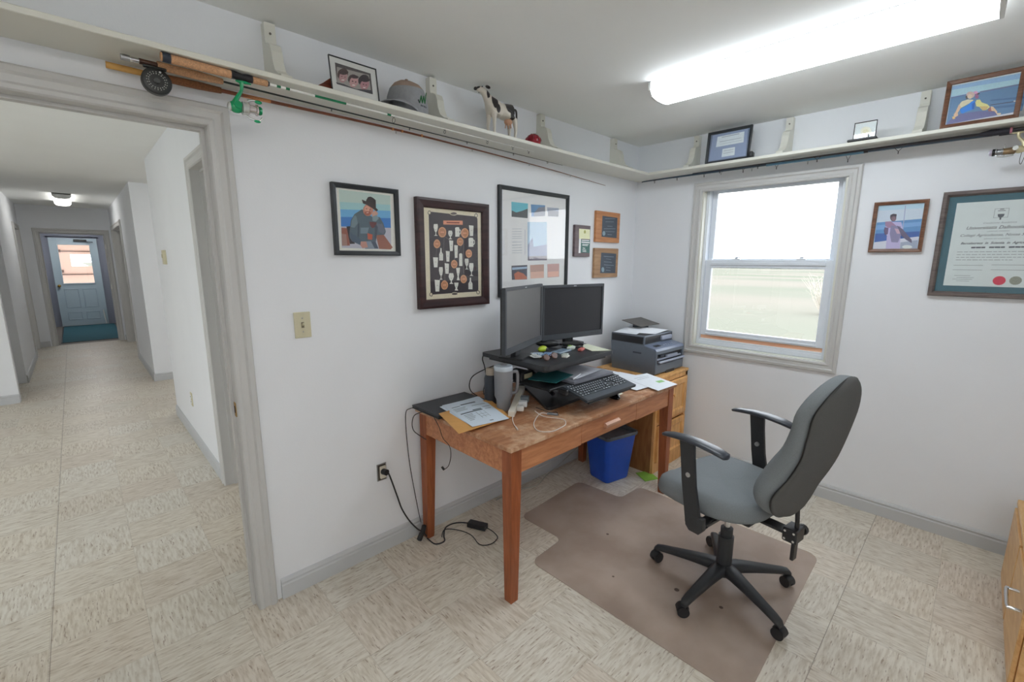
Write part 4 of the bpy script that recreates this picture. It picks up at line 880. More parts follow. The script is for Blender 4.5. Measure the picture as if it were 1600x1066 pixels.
# baseball cap
t = thing('baseball_cap', 'worn grey baseball cap with green zigzag mark on the shelf', 'cap', (-2.200, -.115, SH), 0); t.scale = (1.04, 1.0, 1.36)
CAPG = mat('cap_cloth', (150,152,156), .9, var=.06, scale=80, bump=.3, bscale=600); CAPB = mat('cap_crown_tan', (160,138,124), .9, var=.08, scale=40, bump=.3, bscale=600)
def cap_crown():
    b = B(); rings = []
    n = 28
    for k, (z, s) in enumerate([(0, 1), (.03, 1.02), (.06, .97), (.085, .84), (.102, .62), (.112, .34), (.115, .06)]):
        rings.append([(.083*s*math.cos(a)*(1.0), .098*s*math.sin(a), z+.004*math.sin(a)) for a in [2*PI*i/n for i in range(n)]])
    b.skin(rings, CAPG, caps=False)
    return b
bb = cap_crown(); bb.bm.faces.ensure_lookup_table(); i2 = bb.mi(CAPB)
for f in bb.bm.faces:
    if f.calc_center_median().z > .084 and f.calc_center_median().x < .05: f.material_index = i2
bb.xf(RZ(.2)).build('crown', t, smooth=60)
B().lathe([(0, 0), (.006, 0), (.007, .004), (0, .006)], CAPB, c=(0, 0, .115), n=12).build('top_button', t)
b = B(); rings = []   # curved peak pointing back-left
for k in range(7):
    s = k/6; L_ = []
    for j in range(9):
        a = -1.15+2.3*j/8; r0 = .083+.065*s*math.cos(a)**.8; L_.append((-r0*math.cos(a*.95), r0*math.sin(a*.95)*(1-.08*s), .012-.02*s+.018*(abs(a)/1.15)**2*-1+.02))
    rings.append(L_)
b.skin(rings, CAPG, caps=False, closed=False); o = b.build('peak', t, smooth=60, rot=(0, .03, .42)); o.location.z = .008; md = o.modifiers.new('thick', 'SOLIDIFY'); md.thickness = .003
GRN = mat('green_thread', (40,110,62), .7); NVY = mat('dark_thread', (50,56,66), .7)
b = B()
pts = [(-.004, .040), (.002, .030), (.012, .054), (.017, .032), (.027, .056), (.032, .034), (.044, .070)]
def oncrown(x, z): return Vector((x, -.0985*math.sqrt(max(.05, 1-(x/.095)**2)), z))
for p, q in zip(pts[:-1], pts[1:]): b.tube([oncrown(*p), oncrown(*q)], .0022, GRN if p != pts[0] else NVY, n=5, sm=0)
for k in range(5): b.box(oncrown(.010+.007*k, .024), (.004, .003, .005), NVY)
b.build('embroidery', t, smooth=0)
b = B()
for a in (0, 1.05, 2.1): b.tube([(.084*math.cos(a)*s_, .099*math.sin(a)*s_, z) for z, s_ in ((.004, 1.0), (.03, 1.02), (.06, .975), (.085, .845), (.102, .63), (.1155, .05))], .0011, CAPG, n=4, sm=3)
b.build('seams', t)

# cow figurine: one body, lathed/lofted; standing, head to the left
t = thing('cow_figurine', 'black and white dairy cow figurine standing on the shelf', 'figurine', (-1.645, -.135, SH), 0); t.scale = (1.13, 1.1, 1.1)
def cowmat():
    m = bpy.data.materials.new('cow_glaze'); m.use_nodes = True; n = m.node_tree; L = n.links.new; bs = n.nodes['Principled BSDF']
    tc = n.nodes.new('ShaderNodeTexCoord'); col = None
    base = (*lin((216,208,196)), 1); dark = (*lin((48,44,44)), 1); prev = None
    def blob(c, r, prev, colr, soft=.10):
        mp = n.nodes.new('ShaderNodeMapping'); mp.vector_type = 'POINT'; mp.inputs['Location'].default_value = tuple(-c[i]/r[i] for i in range(3)); mp.inputs['Scale'].default_value = tuple(1/v for v in r)
        nz = n.nodes.new('ShaderNodeTexNoise'); nz.inputs['Scale'].default_value = 45; L(tc.outputs['Object'], nz.inputs[0])
        L(tc.outputs['Object'], mp.inputs[0]); ln = n.nodes.new('ShaderNodeVectorMath'); ln.operation = 'LENGTH'; L(mp.outputs[0], ln.inputs[0])
        ad = n.nodes.new('ShaderNodeMath'); ad.operation = 'MULTIPLY_ADD'; L(nz.outputs[0], ad.inputs[0]); ad.inputs[1].default_value = .5; L(ln.outputs['Value'], ad.inputs[2])
        mr = n.nodes.new('ShaderNodeMapRange'); L(ad.outputs[0], mr.inputs[0]); mr.inputs[1].default_value = 1.25-soft; mr.inputs[2].default_value = 1.25; mr.inputs[3].default_value = 1; mr.inputs[4].default_value = 0
        mx = n.nodes.new('ShaderNodeMix'); mx.data_type = 'RGBA'; L(mr.outputs[0], mx.inputs[0])
        if prev is None: mx.inputs[6].default_value = base
        else: L(prev, mx.inputs[6])
        mx.inputs[7].default_value = colr; return mx.outputs[2]
    p = blob((.045, -.02, .150), (.034, .06, .034), None, dark); p = blob((.058, -.02, .122), (.020, .06, .028), p, dark)
    p = blob((-.050, -.02, .158), (.018, .05, .036), p, dark); p = blob((-.035, -.02, .128), (.013, .05, .022), p, dark)
    p = blob((-.083, 0, .188), (.012, .03, .03), p, dark); p = blob((-.137, 0, .206), (.014, .02, .012), p, dark)
    L(p, bs.inputs['Base Color']); bs.inputs['Roughness'].default_value = .3; return m
COW = cowmat()
def skinmesh(name, pts, edges, rad, m, parent, sub=2, root=0):
    me = bpy.data.meshes.new(name); me.from_pydata([Vector(p) for p in pts], edges, []); o = bpy.data.objects.new(name, me); C.objects.link(o); o.parent = parent
    md = o.modifiers.new('skin', 'SKIN'); md.use_smooth_shade = True
    for i, r in enumerate(rad): me.skin_vertices[0].data[i].radius = (r, r) if not isinstance(r, tuple) else r
    me.skin_vertices[0].data[root].use_root = True
    s = o.modifiers.new('sub', 'SUBSURF'); s.levels = sub; s.render_levels = sub; me.materials.append(m); return o
cow_p = [(.035, 0, .135), (-.005, 0, .132), (-.045, 0, .138), (-.072, 0, .165), (-.092, 0, .192), (-.112, 0, .200), (-.140, 0, .196), (.078, 0, .142),
         (-.050, -.020, .105), (-.050, -.021, .055), (-.050, -.021, .008), (-.050, .020, .105), (-.054, .021, .055), (-.054, .021, .008),
         (.080, -.022, .105), (.088, -.023, .055), (.083, -.023, .008), (.080, .022, .105), (.088, .023, .055), (.083, .023, .008)]
cow_e = [(0, 1), (1, 2), (2, 3), (3, 4), (4, 5), (5, 6), (0, 7), (2, 8), (8, 9), (9, 10), (2, 11), (11, 12), (12, 13), (7, 14), (14, 15), (15, 16), (7, 17), (17, 18), (18, 19)]
cow_r = [.036, .038, .034, .022, .018, .017, .010, .028, .014, .0075, .006, .014, .0075, .006, .016, .0085, .006, .016, .0085, .006]
skinmesh('body', cow_p, cow_e, cow_r, COW, t)
CD = mat('cow_dark', (48,42,40), .35, var=.1)
b = B()
b.sph((-.094, -.026, .208), .012, CD, sc=(.6, 1.5, .6), rot=Matrix.Rotation(.5, 3, 'X')); b.build('ear', t); B().sph((-.094, .026, .208), .012, CD, sc=(.6, 1.5, .6), rot=Matrix.Rotation(-.5, 3, 'X')).build('ear', t)
b = B(); b.sph((-.146, 0, .195), .0095, CD, sc=(.8, 1, .8)); b.build('muzzle', t)
for s in (-1, 1): B().sph((-.118, s*.0145, .207), .003, BLACKG).build('eye', t)
b = B(); b.tube([(.100, 0, .158), (.112, 0, .150), (.114, 0, .11), (.110, 0, .07)], .004, CD, n=8, rs=[.005, .005, .004, .007]); b.build('tail', t)
b = B(); UD = mat('udder', (206,160,132), .4); b.sph((.058, 0, .092), .022, UD, sc=(1, .9, .8))
for sx in (-1, 1):
    for sy in (-1, 1): b.cyl((.058+sx*.009, sy*.009, .08), (.058+sx*.01, sy*.01, .062), .003, UD, n=6)
b.build('udder', t)
b = B(); b.box((0.015, 0, .003), (.19, .075, .006), mat('cow_base_green', (60,96,82), .5), bev=.002); b.build('base', t, smooth=0)
t = thing('red_ball', 'small shiny dark red knobbly ball beside the cow figurine', 'ball', (-1.395, -.15, SH), 0)
b = B(); RD = mat('red_glass', (150,28,44), .25, var=.2, scale=60)
b.lathe([(0, 0), (.03, .002), (.042, .014), (.045, .03), (.041, .046), (.03, .06), (.012, .068), (0, .069)], RD, n=28); b.build('body', t, smooth=60)
b = B()
for k in range(8): a = k*PI/4; b.tube([(.046*math.cos(a), .046*math.sin(a), .03), (.042*math.cos(a), .042*math.sin(a), .046), (.012*math.cos(a), .012*math.sin(a), .0695)], .0018, mat('red_ridge', (120,20,34), .3), n=5, sm=3)
b.build('ridges', t)

# ------------------------------------------------------------------ fishing rods under the shelves
def guide(b, p, r, m, ax=(1,0,0), drop=.012):
    p = Vector(p); c = p-Vector((0, 0, drop)); a = Vector(ax); pts = [c+r*(Vector((0, 0, math.cos(t)))+Vector((-a.y, a.x, 0))*math.sin(t)) for t in [2*PI*i/12 for i in range(13)]]
    b.tube(pts, .0011, m, n=5, sm=0); b.tube([p-a*.012, c+Vector((0, 0, r))], .0008, m, n=4, sm=0); b.tube([p+a*.012, c+Vector((0, 0, r))], .0008, m, n=4, sm=0)
def lerp3(p, q, s): return Vector(p).lerp(Vector(q), s)
BLK = mat('rod_black', (34,32,38), .3); GRNP = mat('rod_green', (20,120,78), .3); WHR = mat('rod_white', (240,240,236), .3)
t = thing('fishing_rod', 'white and green spinning rod with cork handle, nearest the shelf edge above the doorway', 'fishing rod', (0, 0, 0))
A0, A1 = (-3.125, -.208, 2.1545), (-1.40, -.160, 2.158)
b = B(); b.cyl(lerp3(A0, A1, .013), lerp3(A0, A1, .110), .0132, CORK); b.cyl(lerp3(A0, A1, .148), lerp3(A0, A1, .176), .0115, CORK, r2=.0105); b.build('cork_grip', t)
B().cyl(A0, lerp3(A0, A1, .003), .0125, CORK).build('butt_cork', t); b = B(); b.cyl(lerp3(A0, A1, .002), lerp3(A0, A1, .0145), .0138, mat('rod_navy', (36,44,58), .4)); b.build('butt_wrap', t); b = B(); b.tube([lerp3(A0, A1, s) for s in (.110, .120, .13, .14, .148)], .01, BLK, n=14, rs=[.0138, .0125, .0105, .0125, .0125]); b.build('reel_seat', t); B().cyl(lerp3(A0, A1, .176), lerp3(A0, A1, .180), .0105, BLK, r2=.007).build('winding_check', t)
b = B(); b.cyl(lerp3(A0, A1, .178), A1, .0044, WHR, r2=.0012, n=8); b.build('blank', t)
b = B()
for s0, s1_ in ((.194, .202), (.212, .22), (.273, .345), (.452, .462)): b.cyl(lerp3(A0, A1, s0), lerp3(A0, A1, s1_), .0045, GRNP, n=10)
b.build('windings', t)
b = B()
for s_, r in ((.47, .011), (.63, .008), (.79, .006), (.9, .005), (.975, .004)): b = B(); guide(b, lerp3(A0, A1, s_), r, BLK, drop=.018 if r > .01 else .013); b.build('line_guide', t)
t = thing('spinning_reel', 'green and silver spinning reel hanging from the white rod', 'fishing reel', (-2.905, -.203, 2.142), 0)
RG = mat('reel_green', (18,150,96), .22, var=.08); SIL = mat('reel_silver', (205,208,205), .25, metal=.6)
b = B(); b.tube([(-.018, 0, -.003), (-.006, 0, -.004), (.012, 0, -.003), (.03, 0, -.004)], .004, RG, n=8, rs=[.002, .005, .005, .002])
b.tube([(.0, 0, -.005), (-.002, 0, -.03), (-.016, 0, -.055), (-.028, 0, -.078)], .006, RG, n=10, rs=[.007, .005, .007, .010])
b.sph((-.024, 0, -.088), .02, RG, sc=(1.15, .75, 1.0)); b.cyl((-.02, -.013, -.083), (-.02, -.018, -.083), .012, RG, n=16); b.build('body', t, smooth=60)
b = B(); b.sph((-.042, 0, -.09), .013, SIL, sc=(.7, .8, 1.1)).build('gear_cover', t); b = B(); b.lathe([(.015, 0), (.021, .003), (.021, .02), (.018, .022)], SIL, M=RY(PI/2), c=(-.008, 0, -.088), n=20); b.build('rotor', t, smooth=50)
b = B(); b.lathe([(0, 0), (.019, 0), (.019, .004), (.0145, .006), (.0145, .024), (.0185, .026), (.0185, .031), (.010, .034), (0, .034)], mat('spool_chrome', (216,208,206), .2, metal=.8), M=RY(PI/2), c=(.012, 0, -.086), n=22); b.lathe([(.0, 0), (.013, 0), (.015, .004), (.012, .010), (0, .011)], RG, M=RY(PI/2), c=(.046, 0, -.086), n=16); b.build('spool', t, smooth=40)
b = B(); b.tube([(.012, -.004, -.062), (.03, -.008, -.058), (.042, -.014, -.062)], .003, SIL, n=6, rs=[.004, .0035, .003]); b.tube([(.004, 0, -.109), (.02, -.004, -.118), (.040, -.012, -.124), (.052, -.014, -.112)], .0028, SIL, n=6); b.sph((.044, -.014, -.062), .009, RG, sc=(1.3, .7, .7)); b.sph((.036, -.013, -.126), .008, RG, sc=(1.4, .7, .6)); b.build('bail', t)
t = thing('fishing_rod', 'dark fly rod with cork grip and silver butt cap, middle of three under the shelf', 'fishing rod', (0, 0, 0))
A0, A1 = (-3.215, -.135, 2.150), (-1.02, -.060, 2.150)
b = B(); b.tube([lerp3(A0, A1, s_) for s_ in (.041, .06, .09, .115, .124)], .011, CORK, n=14, rs=[.0135, .013, .0138, .011, .009]); b.build('cork_grip', t)
b = B(); b.cyl(A0, lerp3(A0, A1, .010), .009, STEEL); b.cyl(lerp3(A0, A1, .010), lerp3(A0, A1, .022), .0075, CHROME, r2=.007); b.cyl(lerp3(A0, A1, .02), lerp3(A0, A1, .042), .0085, wood('reel_seat_wood', (62,38,30), (88,56,40), .3)); b.build('reel_seat', t)
b = B(); b.cyl(lerp3(A0, A1, .12), A1, .0036, mat('rod_dark_green', (36,46,42), .3), r2=.001, n=8); b.build('blank', t)
b = B()
for s_ in (.30, .47, .63, .79, .93): b = B(); guide(b, lerp3(A0, A1, s_), .004, BLK, drop=.007); b.build('line_guide', t)
t = thing('fly_reel', 'round black fly reel with ring of holes under the shelf at the doorway', 'fishing reel', (-3.135, -.15, 2.094), 0)
RB = mat('reel_black', (30,32,32), .4); Mr = RX(PI/2) 
b = B(); b.lathe([(0, -.014), (.036, -.014), (.039, -.011), (.039, .010), (.036, .012), (.028, .013), (0, .0125)], RB, n=36, M=Mr); b.build('spool', t, smooth=40)
b = B(); HM = mat('reel_hole_pale', (170,172,164), .5)
for ring, r, k in ((0, .026, 20), (1, .021, 20)):
    for i in range(k):
        a = 2*PI*i/k; b.cyl((r*math.cos(a), -.0134, r*math.sin(a)), (r*math.cos(a), -.0142, r*math.sin(a)), .0015, HM, n=6)
b.cyl((0, -.012, 0), (0, -.017, 0), .008, mat('reel_hub', (60,62,62), .35), n=18); b.build('perforations', t)
b = B(); b.b2((-.03, -.004, .037), (.03, .006, .046), RB, .002); b.b2((-.006, -.004, .03), (.006, .004, .04), RB); b.sph((.01, -.016, .026), .004, CHROME); b.build('reel_foot', t, smooth=0)
t = thing('fishing_rod', 'brown bamboo rod with orange windings, closest to the wall under the shelf', 'fishing rod', (0, 0, 0))
BAM = mat('bamboo_brown', (120,66,44), .35, var=.15); BAMY = mat('bamboo_amber', (208,140,84), .35)
P3 = [(-3.235, -.032, 2.148), (-2.95, -.036, 2.146), (-2.75, -.038, 2.146), (-2.15, -.036, 2.146), (-1.2, -.018, 2.125), (-.46, -.010, 2.092)]
b = B(); b.tube([(-3.10, -.035, 2.146), (-3.0, -.035, 2.146), (-2.93, -.036, 2.146)], .012, mat('old_cork', (132,86,56), .8, var=.3, scale=200), n=12, rs=[.012, .013, .010]); b.build('cork_grip', t)
b = B(); b.tube(P3[1:], .004, BAM, n=8, rs=[.0075, .0062, .005, .003, .0014]); b.build('blank', t)
b = B(); b.tube([(-3.245, -.032, 2.148), (-3.19, -.033, 2.147), (-3.10, -.034, 2.146)], .009, mat('amber_butt', (206,158,84), .35), n=12, rs=[.010, .010, .009]); b.build('butt', t)
b = B(); b.cyl((-2.86, -.037, 2.146), (-2.765, -.038, 2.146), .0068, BAMY, r2=.0066, n=10)
for x in (-2.70, -2.24, -2.19, -2.08): b.cyl((x, -.037, 2.146), (x+.008, -.037, 2.146), .0062, BAMY, n=10)
b.build('windings', t)
b = B()
for x, z in ((-2.215, 2.146), (-1.75, 2.14), (-1.3, 2.128), (-.9, 2.112)): b = B(); guide(b, (x, -.03, z), .004, STEEL, drop=.010); b.build('line_guide', t)

# right wall rods (run along -y)
t = thing('fishing_rod', 'black spinning rod with dark foam grip under the right shelf, gold reel on it', 'fishing rod', (0, 0, 0))
A0, A1 = (-.150, -2.30, 2.148), (-.150, -.53, 2.150)
FOAM = mat('black_foam', (44,42,50), .8, var=.1, scale=120)
b = B(); b.tube([(-.150, -2.30, 2.148), (-.150, -2.2, 2.148), (-.150, -2.12, 2.148)], .014, FOAM, n=14, rs=[.013, .014, .012]); b.tube([(-.150, -2.055, 2.148), (-.150, -1.99, 2.148), (-.150, -1.95, 2.149)], .013, FOAM, n=14, rs=[.013, .015, .006]); b.build('foam_grip', t)
b = B(); b.cyl((-.150, -2.12, 2.148), (-.150, -2.055, 2.148), .009, BLK); b.build('reel_seat', t); B().cyl((-.150, -2.062, 2.148), (-.150, -2.054, 2.148), .0145, mat('pink_ring', (176,110,126), .4)).build('seat_ring', t)
b = B(); b.cyl((-.150, -1.955, 2.149), (-.150, -.53, 2.151), .0070, BLK, r2=.0022, n=8); b.build('blank', t)
b = B()
def vguide(b, x, y, z, h, m=BLK, w=.02):
    b.tube([(x, y-w, z-.003), (x, y, z-h)], .0013, m, n=5, sm=0); b.tube([(x, y+w, z-.003), (x, y, z-h)], .0013, m, n=5, sm=0); b.tube([(x+.005*math.cos(a), y, z-h-.006+.007*math.sin(a)) for a in [2*PI*i/10 for i in range(11)]], .0014, m, n=5, sm=0)
    for s in (-1, 1): b.cyl((x, y+s*w*1.3, z-.001), (x, y+s*w*.7, z-.001), .0048, m, n=8)
for y, h, w_ in ((-1.655, .030, .024), (-1.285, .018, .014), (-.96, .012, .01), (-.72, .008, .006)): b = B(); vguide(b, -.15, y, 2.149, h, w=w_); b.build('line_guide', t)
t = thing('spinning_reel', 'gold and silver spinning reel under the right shelf at the picture edge', 'fishing reel', (-.152, -2.085, 2.133), -PI/2)
GO = mat('reel_champagne', (206,196,160), .3, metal=.35); 
b = B(); b.tube([(-.03, 0, .002), (0, 0, 0), (.03, 0, .002)], .003, GO, n=6, rs=[.002, .005, .002]); b.tube([(0, 0, 0), (.002, 0, -.02), (.02, 0, -.045), (.028, 0, -.07)], .006, GO, n=10, rs=[.006, .0055, .008, .011]); b.sph((.012, 0, -.076), .019, GO, sc=(1.1, .8, .9)); b.build('body', t, smooth=60)
b = B(); b.cyl((-.002, -.014, -.07), (-.002, -.02, -.07), .010, SIL, n=16); b.lathe([(.012, 0), (.016, .004), (.015, .04), (.012, .042)], mat('rotor_bronze', (150,128,100), .3, metal=.7), M=RY(-PI/2), c=(0, 0, -.078), n=18); b.tube([(-.005, -.004, -.098), (-.03, -.008, -.102), (-.058, -.010, -.098), (-.064, -.006, -.086)], .003, SIL, n=6); b.build('rotor', t, smooth=50)
b = B(); b.lathe([(0, 0), (.017, 0), (.0175, .003), (.0135, .005), (.0135, .020), (.0165, .022), (.0165, .025), (0, .026)], STEEL, M=RY(-PI/2), c=(-.040, 0, -.078), n=20); b.lathe([(.0165, 0), (.0165, .010)], BLACKG, M=RY(-PI/2), c=(-.066, 0, -.078), n=20); b.lathe([(0, 0), (.0145, .001), (.015, .005), (.011, .010), (0, .012)], mat('drag_knob', (206,196,214), .3, metal=.4), M=RY(-PI/2), c=(-.076, 0, -.078), n=20); b.build('spool', t, smooth=40)
b = B(); b.tube([(-.035, -.006, -.10), (-.038, -.006, -.045)], .0014, SIL, n=5, sm=0); b.build('bail', t)
b = B(); b.tube([(.03, 0, -.08), (.05, -.004, -.078)], .006, mat('blue_knob', (30,86,140), .3), n=10, rs=[.006, .010]); b.tube([(.02, -.01, -.092), (.018, -.012, -.13), (.024, -.012, -.145), (.03, -.01, -.12), (.034, -.01, -.094)], .0012, BLACK, n=5); b.build('handle', t)
t = thing('fishing_rod', 'dark blue rod with teal ferrule lying second under the right shelf', 'fishing rod', (0, 0, 0))
BLU = mat('rod_blue', (52,72,92), .3, var=.1); TEA = mat('rod_teal', (96,140,168), .3)
b = B(); b.tube([(-.118, -2.32, 2.150), (-.118, -1.9, 2.150), (-.118, -.32, 2.148), (-.10, -.10, 2.146)], .006, BLU, n=8, rs=[.012, .0105, .0055, .0025]); b.build('blank', t)
b = B(); b.cyl((-.118, -1.50, 2.148), (-.118, -1.00, 2.148), .0105, TEA, n=10); b.build('ferrule', t); B().cyl((-.118, -1.52, 2.149), (-.118, -1.50, 2.149), .011, BLK, n=10).build('ferrule_ring', t); B().cyl((-.118, -2.0, 2.150), (-.118, -1.90, 2.150), .012, BLU, n=10).build('handle_sleeve', t)
b = B()
for y, h in ((-1.43, .030), (-1.06, .018), (-.86, .012), (-.60, .009), (-.40, .007), (-.22, .006)): b = B(); vguide(b, -.118, y, 2.147, h+.004, w=.014 if h > .012 else .007); b.build('line_guide', t)
t = thing('fishing_rod', 'pale grey rod closest to the wall under the right shelf', 'fishing rod', (0, 0, 0))
b = B(); b.tube([(-.078, -2.28, 2.154), (-.078, -1.6, 2.153), (-.078, -.35, 2.150)], .005, mat('rod_grey_glint', (176,190,194), .3), n=8, rs=[.009, .007, .002]); b.build('blank', t)  # grey lightened to suggest glints along the rod
b = B(); b.cyl((-.078, -2.30, 2.154), (-.078, -2.02, 2.154), .0115, FOAM, n=12); b.build('foam_grip', t)
b = B()
for y, h in ((-1.22, .012), (-.9, .01), (-.70, .008)): b = B(); vguide(b, -.078, y, 2.151, h, m=STEEL, w=.008); b.build('line_guide', t)
# ------------------------------------------------------------------ desk
DZ = .757
WD = wood('desk_wood', (168,106,68), (200,138,96), .42, stretch=(2,16,16)); WDL = wood('desk_leg_wood', (132,70,38), (164,92,54), .42, stretch=(18,18,2)); WDT = wood('desk_top_worn', (150,98,64), (180,128,90), .5, stretch=(3,14,14), worn=(212,180,150))
t = thing('desk', 'worn orange-brown wooden desk with a drawer and tapered legs under the monitors', 'desk', (-1.42, -.40, 0))
X0, X1, Y0, Y1 = -.745, .745, -.375, .372
b = B(); b.box((0, 0, DZ-.010), (X1-X0, Y1-Y0, .020), WDT, bev=.004, seg=2); b.build('desktop', t, smooth=0)
b = B(); fy = Y0+.018
b.b2((X0+.03, fy, DZ-.135), (-.238, fy+.02, DZ-.02), WD); b.b2((.284, fy, DZ-.135), (X1-.03, fy+.02, DZ-.02), WD); b.b2((-.238, fy+.004, DZ-.135), (.284, fy+.02, DZ-.02), mat('drawer_gap', (70,38,24), .8))
b.b2((X0+.03, Y1-.03, DZ-.135), (X1-.03, Y1-.012, DZ-.02), WD)
for s in (-1, 1): b.b2((s*(X1-.018), Y0+.03, DZ-.135), (s*(X1-.036), Y1-.03, DZ-.02), WD)
b.build('apron', t, smooth=0)
b = B(); b.b2((-.235, fy-.001, DZ-.130), (.281, fy+.012, DZ-.024), WD, .0015); dr = b.build('drawer', t, smooth=0)
b = B(); HP = wood('pale_handle', (176,128,100), (206,158,130), .4); b.prism([(-.065, fy, DZ-.068), (-.065, fy-.010, DZ-.066), (-.065, fy-.022, DZ-.076), (-.065, fy-.020, DZ-.092), (-.065, fy-.008, DZ-.096), (-.065, fy, DZ-.094)], (.13, 0, 0), HP); b.xf(T(.02, 0, 0)).build('drawer_pull', dr, smooth=0)
for sx in (-1, 1):
    for sy in (-1, 1):
        cx = sx*(X1-.046); cy = (Y0+.044) if sy < 0 else (Y1-.047)
        b = B(); rings = []
        for z, wv in ((0, .042), (.02, .044), (DZ-.15, .060), (DZ-.02, .060)):
            ox = -sx*(wv-.060)/2; oy = -sy*(wv-.060)/2; ox = sx*(.060-wv)/2; oy = sy*(.060-wv)/2; h2 = wv/2
            rings.append([(cx+ox-h2, cy+oy-h2, z), (cx+ox+h2, cy+oy-h2, z), (cx+ox+h2, cy+oy+h2, z), (cx+ox-h2, cy+oy+h2, z)])
        b.skin(rings, WDL); b.build('leg', t, smooth=0)

# chair mat
def matmat():
    m = bpy.data.materials.new('tinted_vinyl_mat'); m.use_nodes = True; n = m.node_tree; L = n.links.new; p = n.nodes['Principled BSDF']
    tr = n.nodes.new('ShaderNodeBsdfTransparent'); tr.inputs[0].default_value = (.90, .84, .80, 1); mx = n.nodes.new('ShaderNodeMixShader')
    g = n.nodes.new('ShaderNodeNewGeometry'); nz = n.nodes.new('ShaderNodeTexNoise'); nz.inputs['Scale'].default_value = 3.2; nz.inputs['Detail'].default_value = 5; L(g.outputs['Position'], nz.inputs[0])
    r = n.nodes.new('ShaderNodeValToRGB'); L(nz.outputs[0], r.inputs[0]); e = r.color_ramp.elements; e[0].position = .36; e[0].color = (*lin((190,172,160)), 1); e[1].position = .62; e[1].color = (*lin((216,200,188)), 1)
    L(r.outputs[0], p.inputs['Base Color']); p.inputs['Roughness'].default_value = .42; mx.inputs[0].default_value = .5
    L(tr.outputs[0], mx.inputs[1]); L(p.outputs[0], mx.inputs[2]); L(mx.outputs[0], n.nodes['Material Output'].inputs[0]); return m
def rounded(pts, rs, k=6):
    out = []; n = len(pts)
    for i in range(n):
        p = Vector(pts[i]); a = Vector(pts[i-1]); c = Vector(pts[(i+1) % n]); r = rs[i]
        u = (a-p).normalized(); v = (c-p).normalized(); half = u.angle(v)/2; d = r/math.tan(half); cc = p+(u+v).normalized()*(r/math.sin(half))
        s0 = p+u*d; s1_ = p+v*d; a0 = (s0-cc); a1 = (s1_-cc)
        for j in range(k+1):
            q = a0.lerp(a1, j/k).normalized()*r; out.append(cc+q)
    return out
t = thing('chair_mat', 'translucent brownish vinyl chair mat with a lip running under the desk', 'mat', (-1.3, -1.1, .0006))
pts = [(-1.865, -1.665), (-.735, -1.645), (-.765, -.600), (-.985, -.590), (-1.005, -.262), (-1.615, -.290), (-1.610, -.608), (-1.872, -.622)]
rp_ = rounded([(x+1.3, y+1.1, 0) for x, y in pts], [.05, .06, .05, .045, .05, .05, .045, .05])
B().prism(rp_, (0, 0, .003), matmat()).build('mat_sheet', t, smooth=0)
SP = mat('dried_spot', (88,74,66), .8)
b = B()
for x, y, r in ((-1.52, -1.24, .012), (-1.385, -.76, .008), (-1.48, -1.43, .009), (-1.66, -.98, .006)): b.lathe([(0, .0031), (r, .0031), (r*.7, .0038), (0, .0038)], SP, c=(x+1.3, y+1.1, 0), n=9)
b.build('spots', t, smooth=0)

# ------------------------------------------------------------------ office chair
CF = mat('chair_fabric', (126,131,135), .92, var=.10, scale=420, bump=.6, bscale=900); CB = mat('chair_shell_fabric', (88,88,87), .95, var=.10, scale=500, bump=.5, bscale=900)
CP = mat('chair_black_plastic', (48,50,53), .48, var=.06, scale=90, bump=.15, bscale=500); ARM = mat('armrest_grey', (58,62,70), .32, var=.05)
t = thing('office_chair', 'grey fabric swivel office chair with black arms and five-star base on the mat', 'chair', (-1.335, -1.375, .0042), math.radians(-9))
b = B(); b.cyl((0, 0, .105), (0, 0, .265), .034, CP, n=28); b.cyl((0, 0, .265), (0, 0, .305), .027, CP, n=28); b.cyl((0, 0, .07), (0, 0, .11), .042, CP, r2=.036, n=28); b.build('column', t)
b = B(); b.cyl((0, 0, .30), (0, 0, .44), .0135, CHROME, n=20); b.build('gas_lift', t)
ANG = [29, 99, 173, 243, 318]
def star_leg(a):
    d = Vector((math.cos(a), math.sin(a), 0)); s = Vector((-math.sin(a), math.cos(a), 0)); rings = []
    for r, z, hw, hh in ((.02, .100, .036, .028), (.07, .102, .032, .025), (.15, .094, .027, .020), (.24, .082, .023, .015), (.29, .075, .021, .014), (.318, .068, .018, .014), (.330, .058, .012, .011)):
        rings.append([d*r+s*hw*math.copysign(abs(math.cos(q))**.6, math.cos(q))+Vector((0, 0, z+hh*math.copysign(abs(math.sin(q))**.7, math.sin(q)))) for q in [2*PI*i/14 for i in range(14)]])
    return B().skin(rings, CP)
for i, a in enumerate(ANG):
    a = math.radians(a+9); lg = star_leg(a).build('base_leg', t, smooth=50)
    d = Vector((math.cos(a), math.sin(a), 0)); ca = a+[.5, 1.1, -.8, .3, -1.2][i]; wdir = Vector((math.cos(ca), math.sin(ca), 0)); c = d*.308+wdir*.012+Vector((0, 0, .026))
    ax = Vector((-math.sin(ca), math.cos(ca), 0)); b = B()
    for s in (-1, 1): b.cyl(c+ax*s*.007, c+ax*s*.022, .0255, BLACK, n=22); 
    b.cyl(c-ax*.008, c+ax*.008, .010, CP); b.tube([c+Vector((0,0,.012))-wdir*.004, d*.308+Vector((0, 0, .062))], .008, CP, sm=0)
    b.skin([[c+ax*y+wdir*(.0285*math.cos(q))+Vector((0, 0, .0285*math.sin(q))) for q in [PI*.05+PI*.85*k/8 for k in range(9)]] for y in (-.018, .018)], CP, closed=False)
    b.build('castor', lg, smooth=40)
